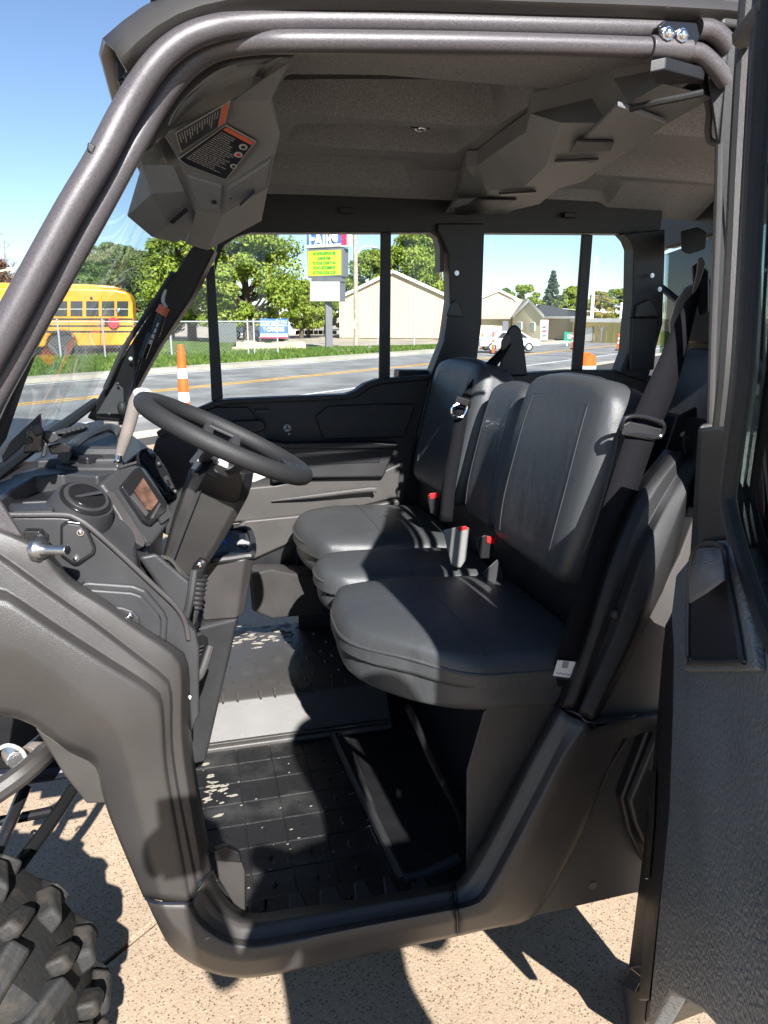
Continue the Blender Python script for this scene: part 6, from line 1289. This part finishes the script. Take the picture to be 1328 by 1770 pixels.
MB().prism([yL + Vector((-.2, -.25, 1.32)), yR + Vector((.2, -.25, 1.32)), yR + Vector((.2, -.25, 1.56)), yL + Vector((-.2, -.25, 1.56))], (4, 9.5, 0)).build('roof', M['trimw'], yb)
onwall(yb, yL, yR, 'door', 1012, 566, 1024, 590, M['doorw'], False); onwall(yb, yL, yR, 'wall_panel', 1078, 556, 1086, 578, M['trimw'], False); onwall(yb, yL, yR, 'door_casing', 1024, 564, 1026.5, 590, M['fasc'], False)
for k in range(14):
    t = k / 14; q0 = yL.lerp(yR, t) + Vector((0, -.02, 0)); MB().prism([q0, q0 + Vector((.05, 0, 0)), q0 + Vector((.05, 0, 1.4)), q0 + Vector((0, 0, 1.4))], (0, .03, 0)).build('batten', M['sidey'], yb)
c = G(1038, 590); yp = thing('yard_post', 'short dark yard post with arms against the yellow wall', 'post', tuple(c)); MB().cyl(c, c + Vector((0, 0, .9)), .07, 6).build('stem', M['sgrey'], yp); MB().tube([c + Vector((-.2, 0, .95)), c + Vector((0, 0, .6)), c + Vector((.16, 0, .92))], .05, 6).build('arms', M['sgrey'], yp)
# white house behind the storage sign, and cars
wh0, wh1 = P(497, 560, 76), P(514, 560, 76)
whT, a1, a2, a3 = gable('white_house', 'small white house with a rust coloured roof left of the green trees', wh0, wh1, 505, 1.9, 2.9, (1, 6, 0), M['trimw'], mat('rust_roof', (.30, .14, .08), .8), .1)
onwall(whT, a1, a2, 'window', 505.5, 564, 509, 569, M['winp'])
gh0, gh1 = P(405, 560, 74), P(452, 560, 70)
gable('grey_house', 'low white walled house with pale grey roof left of the storage sign', gh0, gh1, 430, 1.0, 2.1, (3, 8, 0), M['trimw'], mat('pale_roof', (.42, .42, .42), .7), .3)
M['carw'] = mat('car_white', (.74, .74, .74), .25, coat=.6); M['cglass'] = mat('car_glass', (.02, .025, .03), .06)
def car(label, c, ang, l=4.4, h=1.42, suv=False):
    T = thing('parked_car', label, 'car', tuple(c), 'white cars parked across the road'); del T['_t']; T.rotation_euler = (0, 0, ang)
    prof = [(-l/2, .35), (-l/2, .75), (-l/2 + .15, .85), (-l * .36, .92), (-l * .18, h - .05), (-l * .05, h), (l * .18, h - .02), (l * .32, .95), (l/2 - .2, .82), (l/2, .68), (l/2, .35)]
    if suv: prof = [(-l/2, .4), (-l/2, 1.0), (-l * .46, h - .08), (-l * .40, h), (l * .12, h), (l * .24, 1.05), (l/2 - .1, .95), (l/2, .8), (l/2, .4)]
    MB().prism([Vector((x, -.85, z)) for x, z in prof], (0, 1.7, 0)).build('body', M['carw'], T, bevel=.09, seg=3)
    z0 = .93
    for (x0, x1, x2, x3) in ((-l * .30, -l * .08, -l * .08, -l * .17), (-l * .06, l * .22, l * .14, -l * .06)):
        for s_ in (-.853, .843): MB().prism([Vector((x0, s_, z0)), Vector((x1, s_, z0)), Vector((x2, s_, h - .12)), Vector((x3, s_, h - .12))], (0, .01, 0)).build('side_window', M['cglass'], T)
    for x in (-l * .31, l * .30):
        for s_ in (-.86, .66):
            w_ = MB().cyl((x, s_, .31), (x, s_ + .2, .31), .31, 20).build('wheel', M['rubber'], T, bevel=.03); MB().cyl((x, s_ - .012, .31), (x, s_ + .212, .31), .19, 14).build('hub_cap', M['galv'], w_)
    for s_ in (-.7, .5): MB().box((-l/2 - .005, s_ + .1, .72), (.04, .28, .14)).build('tail_lamp', M['stopred'], T)
    return T
q = G(876, 606); car('white sedan parked across the road, half hidden by the belt tower', (q.x, q.y, -.02), math.pi - .12).scale = (.66, .66, .66)
q = P(424, 560, 60); car('white sport utility car parked by the grey roofed house left of the storage sign', (q.x, q.y, -.05), 0, 2.4, 1.0, True)
M['treefence'] = mat('dark_slats', (.10, .09, .07), .8)
wf = thing('board_fence', 'dark board fence under the green trees by the warehouse', 'fence', tuple(G(545, 577)))
for k in range(9): MB().prism([P(511 + k * 8, 571, 70), P(518 + k * 8, 571, 70), P(518 + k * 8, 578, 70), P(511 + k * 8, 578, 70)], (0, .06, 0)).build('board', M['treefence'], wf)
gfc = thing('grey_screen', 'grey privacy screen panel behind the fence below the large maple', 'screen', tuple(P(395, 575, 36)))
MB().prism([P(374, 558, 36), P(408, 558, 36), P(410, 592, 36), P(374, 592, 36)], (0, .05, 0)).build('screen_sheet', mat('screen_grey', (.10, .11, .11), .8), gfc)
# power lines, poles on the right; street lamp at far left
pl = thing('power_pole', 'slim pale power pole beside the rear window bar, wires running right', 'utility pole', tuple(G(1022, 588)))
b0 = P(1020, 590, 48); b0.z = 0; MB().cyl(b0, b0 + Vector((0, 0, 5.6)), .13, 10, .09).build('pole', M['swhite'], pl); b1_ = P(1140, 532, 70)
for (za, zb) in ((3.1, 2.0), (2.9, 1.6)):
    p0, p3 = b0 + Vector((0, 0, za)), P(1096, 518 + (za - 3.1) * -60, 60); MB().tube([p0, p0.lerp(p3, .5) - Vector((0, 0, .12)), p3, p3 + (p3 - p0)], .022, 5, sm=5).build('wire', M['sgrey'], pl)
for k, (pa, pb) in enumerate((((950, 531, 66), (1100, 540, 70)),)):
    p0, p3 = P(*pa), P(*pb); MB().tube([p0, p0.lerp(p3, .5) - Vector((0, 0, .15)), p3], .02, 5, sm=5).build('wire', M['swhite'], pl)
p2_ = P(1072, 560, 68); p2_.z = 0; pl2 = thing('power_pole', 'short white power pole over the roof of the yellow building', 'utility pole', tuple(p2_)); MB().cyl(p2_, p2_ + Vector((0, 0, 3.0)), .12, 8).build('pole', M['swhite'], pl2); MB().box(p2_ + Vector((0, 0, 2.6)), (1.0, .08, .08)).build('crossarm', M['swhite'], pl2)
sl_ = thing('street_lamp', 'white street lamp arm at the left edge of the photograph over the bus', 'street lamp', tuple(P(-40, 600, 34)))
b0 = P(-40, 600, 34); MB().cyl(Vector((b0.x, b0.y, -.1)), Vector((b0.x, b0.y, 3.4)), .07, 8).build('pole', M['galv'], sl_); MB().tube([Vector((b0.x, b0.y, 3.3)), P(-10, 470, 34), P(14, 466, 34)], .035, 6, sm=3).build('lamp_arm', M['swhite'], sl_); MB().ball(P(18, 465, 34), .12, (1.5, .7, .6), 6).build('lamp_head', M['swhite'], sl_)
# ================================================================ THE PHOTOGRAPHER (outside the frame; the shadow falls on the sill, ground and floor)
def skinned(name, chains, m, parent, sub=2):
    me = bpy.data.meshes.new(name); vs = []; es = []; rs = []; key = {}
    for ch in chains:
        prev = None
        for p in ch:
            k = tuple(round(c, 4) for c in p[:3])
            if k not in key: key[k] = len(vs); vs.append(p[:3]); rs.append(p[3:] if len(p) > 4 else (p[3], p[3]))
            if prev is not None: es.append((prev, key[k]))
            prev = key[k]
    me.from_pydata(vs, es, []); me.materials.append(m); o = bpy.data.objects.new(name, me); COL.objects.link(o)
    md = o.modifiers.new('skin', 'SKIN'); md.use_smooth_shade = True
    for i, r_ in enumerate(rs): me.skin_vertices[0].data[i].radius = r_
    me.skin_vertices[0].data[0].use_root = True
    s_ = o.modifiers.new('subd', 'SUBSURF'); s_.levels = sub; s_.render_levels = sub
    attach(o, parent); return o
M['skin'] = mat('skin', (.46, .27, .19), .5); M['shirt'] = mat('dark_shirt', (.05, .06, .09), .85, bump=.4, bscale=200); M['jeans'] = mat('jeans', (.05, .07, .12), .9, bump=.4, bscale=300); M['hair'] = mat('hair', (.05, .035, .025), .6)
pe = thing('person', 'person taking the photograph, seen only as the shadow on sill and ground', 'person', (.36, -1.36, 0))
hx, hy = .36, -1.38
skinned('body', [[(hx, hy, .95, .19, .13), (hx + .01, hy, 1.10, .20, .12), (hx + .03, hy, 1.30, .21, .12), (hx + .04, hy, 1.44, .13, .09), (hx + .05, hy + .01, 1.53, .06, .06), (hx + .06, hy + .03, 1.60, .055, .06), (hx + .065, hy + .05, 1.69, .078, .095), (hx + .068, hy + .05, 1.78, .07, .085)],
  [(hx + .03, hy, 1.30, .21, .12), (hx - .15, hy + .01, 1.43, .065), (hx - .24, hy + .0, 1.25, .052), (hx - .27, hy + .0, 1.19, .046), (hx - .30, hy + .06, 1.32, .040), (hx - .325, hy + .09, 1.435, .030)],
  [(hx + .03, hy, 1.30, .21, .12), (hx + .22, hy + .01, 1.43, .065), (hx + .26, hy + .02, 1.24, .052), (hx + .24, hy + .06, 1.15, .046), (hx + .02, hy + .17, 1.28, .038), (hx - .2, hy + .13, 1.43, .03)],
  [(hx, hy, .95, .19, .13), (hx - .11, hy, .86, .10), (hx - .13, hy + .01, .50, .066), (hx - .13, hy - .01, .10, .045), (hx - .14, hy + .12, .04, .045)],
  [(hx, hy, .95, .19, .13), (hx + .11, hy, .86, .10), (hx + .13, hy + .01, .50, .066), (hx + .13, hy - .01, .10, .045), (hx + .15, hy + .12, .04, .045)]], M['shirt'], pe)
hdc = Vector((hx + .066, hy + .055, 1.735))
MB().ball(hdc + Vector((0, -.012, .02)), .108, (.82, .98, 1.08), 12).build('hair', M['hair'], pe)
fc = MB().ball(hdc + Vector((0, .022, -.012)), .098, (.78, .86, 1.12), 12).build('face', M['skin'], pe)
MB().ball(hdc + Vector((0, .112, -.01)), .016, (.8, 1.1, 1.5), 6).build('nose', M['skin'], fc); MB().ball(hdc + Vector((0, .098, -.065)), .02, (1.2, .4, .35), 6).build('mouth', M['red'], fc)
for k in (-1, 1):
    MB().ball(hdc + Vector((.032 * k, .094, .012)), .011, (1.3, .6, .8), 6).build('eye', M['white'], fc); MB().ball(hdc + Vector((.078 * k, .01, -.005)), .026, (.35, .7, 1.1), 6).build('ear', M['skin'], fc)
def hand(c, fwd, side):
    H = MB().ball(c, .036, (.55, .9, 1.1), 8)
    for k in range(4):
        b0 = c + Vector((0, 0, .025 - .018 * k)) + fwd * .02; H.tube([b0, b0 + fwd * .035 + side * .006, b0 + fwd * .05 + side * .028, b0 + fwd * .042 + side * .046], [.0095, .009, .0085, .007], 7, sm=2)
    H.tube([c + Vector((0, 0, .03)), c + Vector((0, 0, .05)) + side * .02, c + Vector((0, 0, .055)) + side * .045], [.011, .010, .008], 7, sm=2); return H
ph = Vector((CAM.x + .012, CAM.y - .03, CAM.z - .02))
hand(Vector((ph.x - .05, ph.y - .012, ph.z - .02)), Vector((0, .4, .0)), Vector((1, 0, 0))).build('hand', M['skin'], pe)
hand(Vector((ph.x + .075, ph.y - .012, ph.z - .02)), Vector((0, .4, .0)), Vector((-1, 0, 0))).build('hand', M['skin'], pe)
pt_ = MB().box(ph, (.078, .009, .16)).build('phone', M['gloss'], None, bevel=.004); tag(pt_, 'black phone held up by the person taking the photograph', 'phone')
for o in list(bpy.data.objects):
    if '_t' in o: del o['_t']
    if '_s' in o: del o['_s']
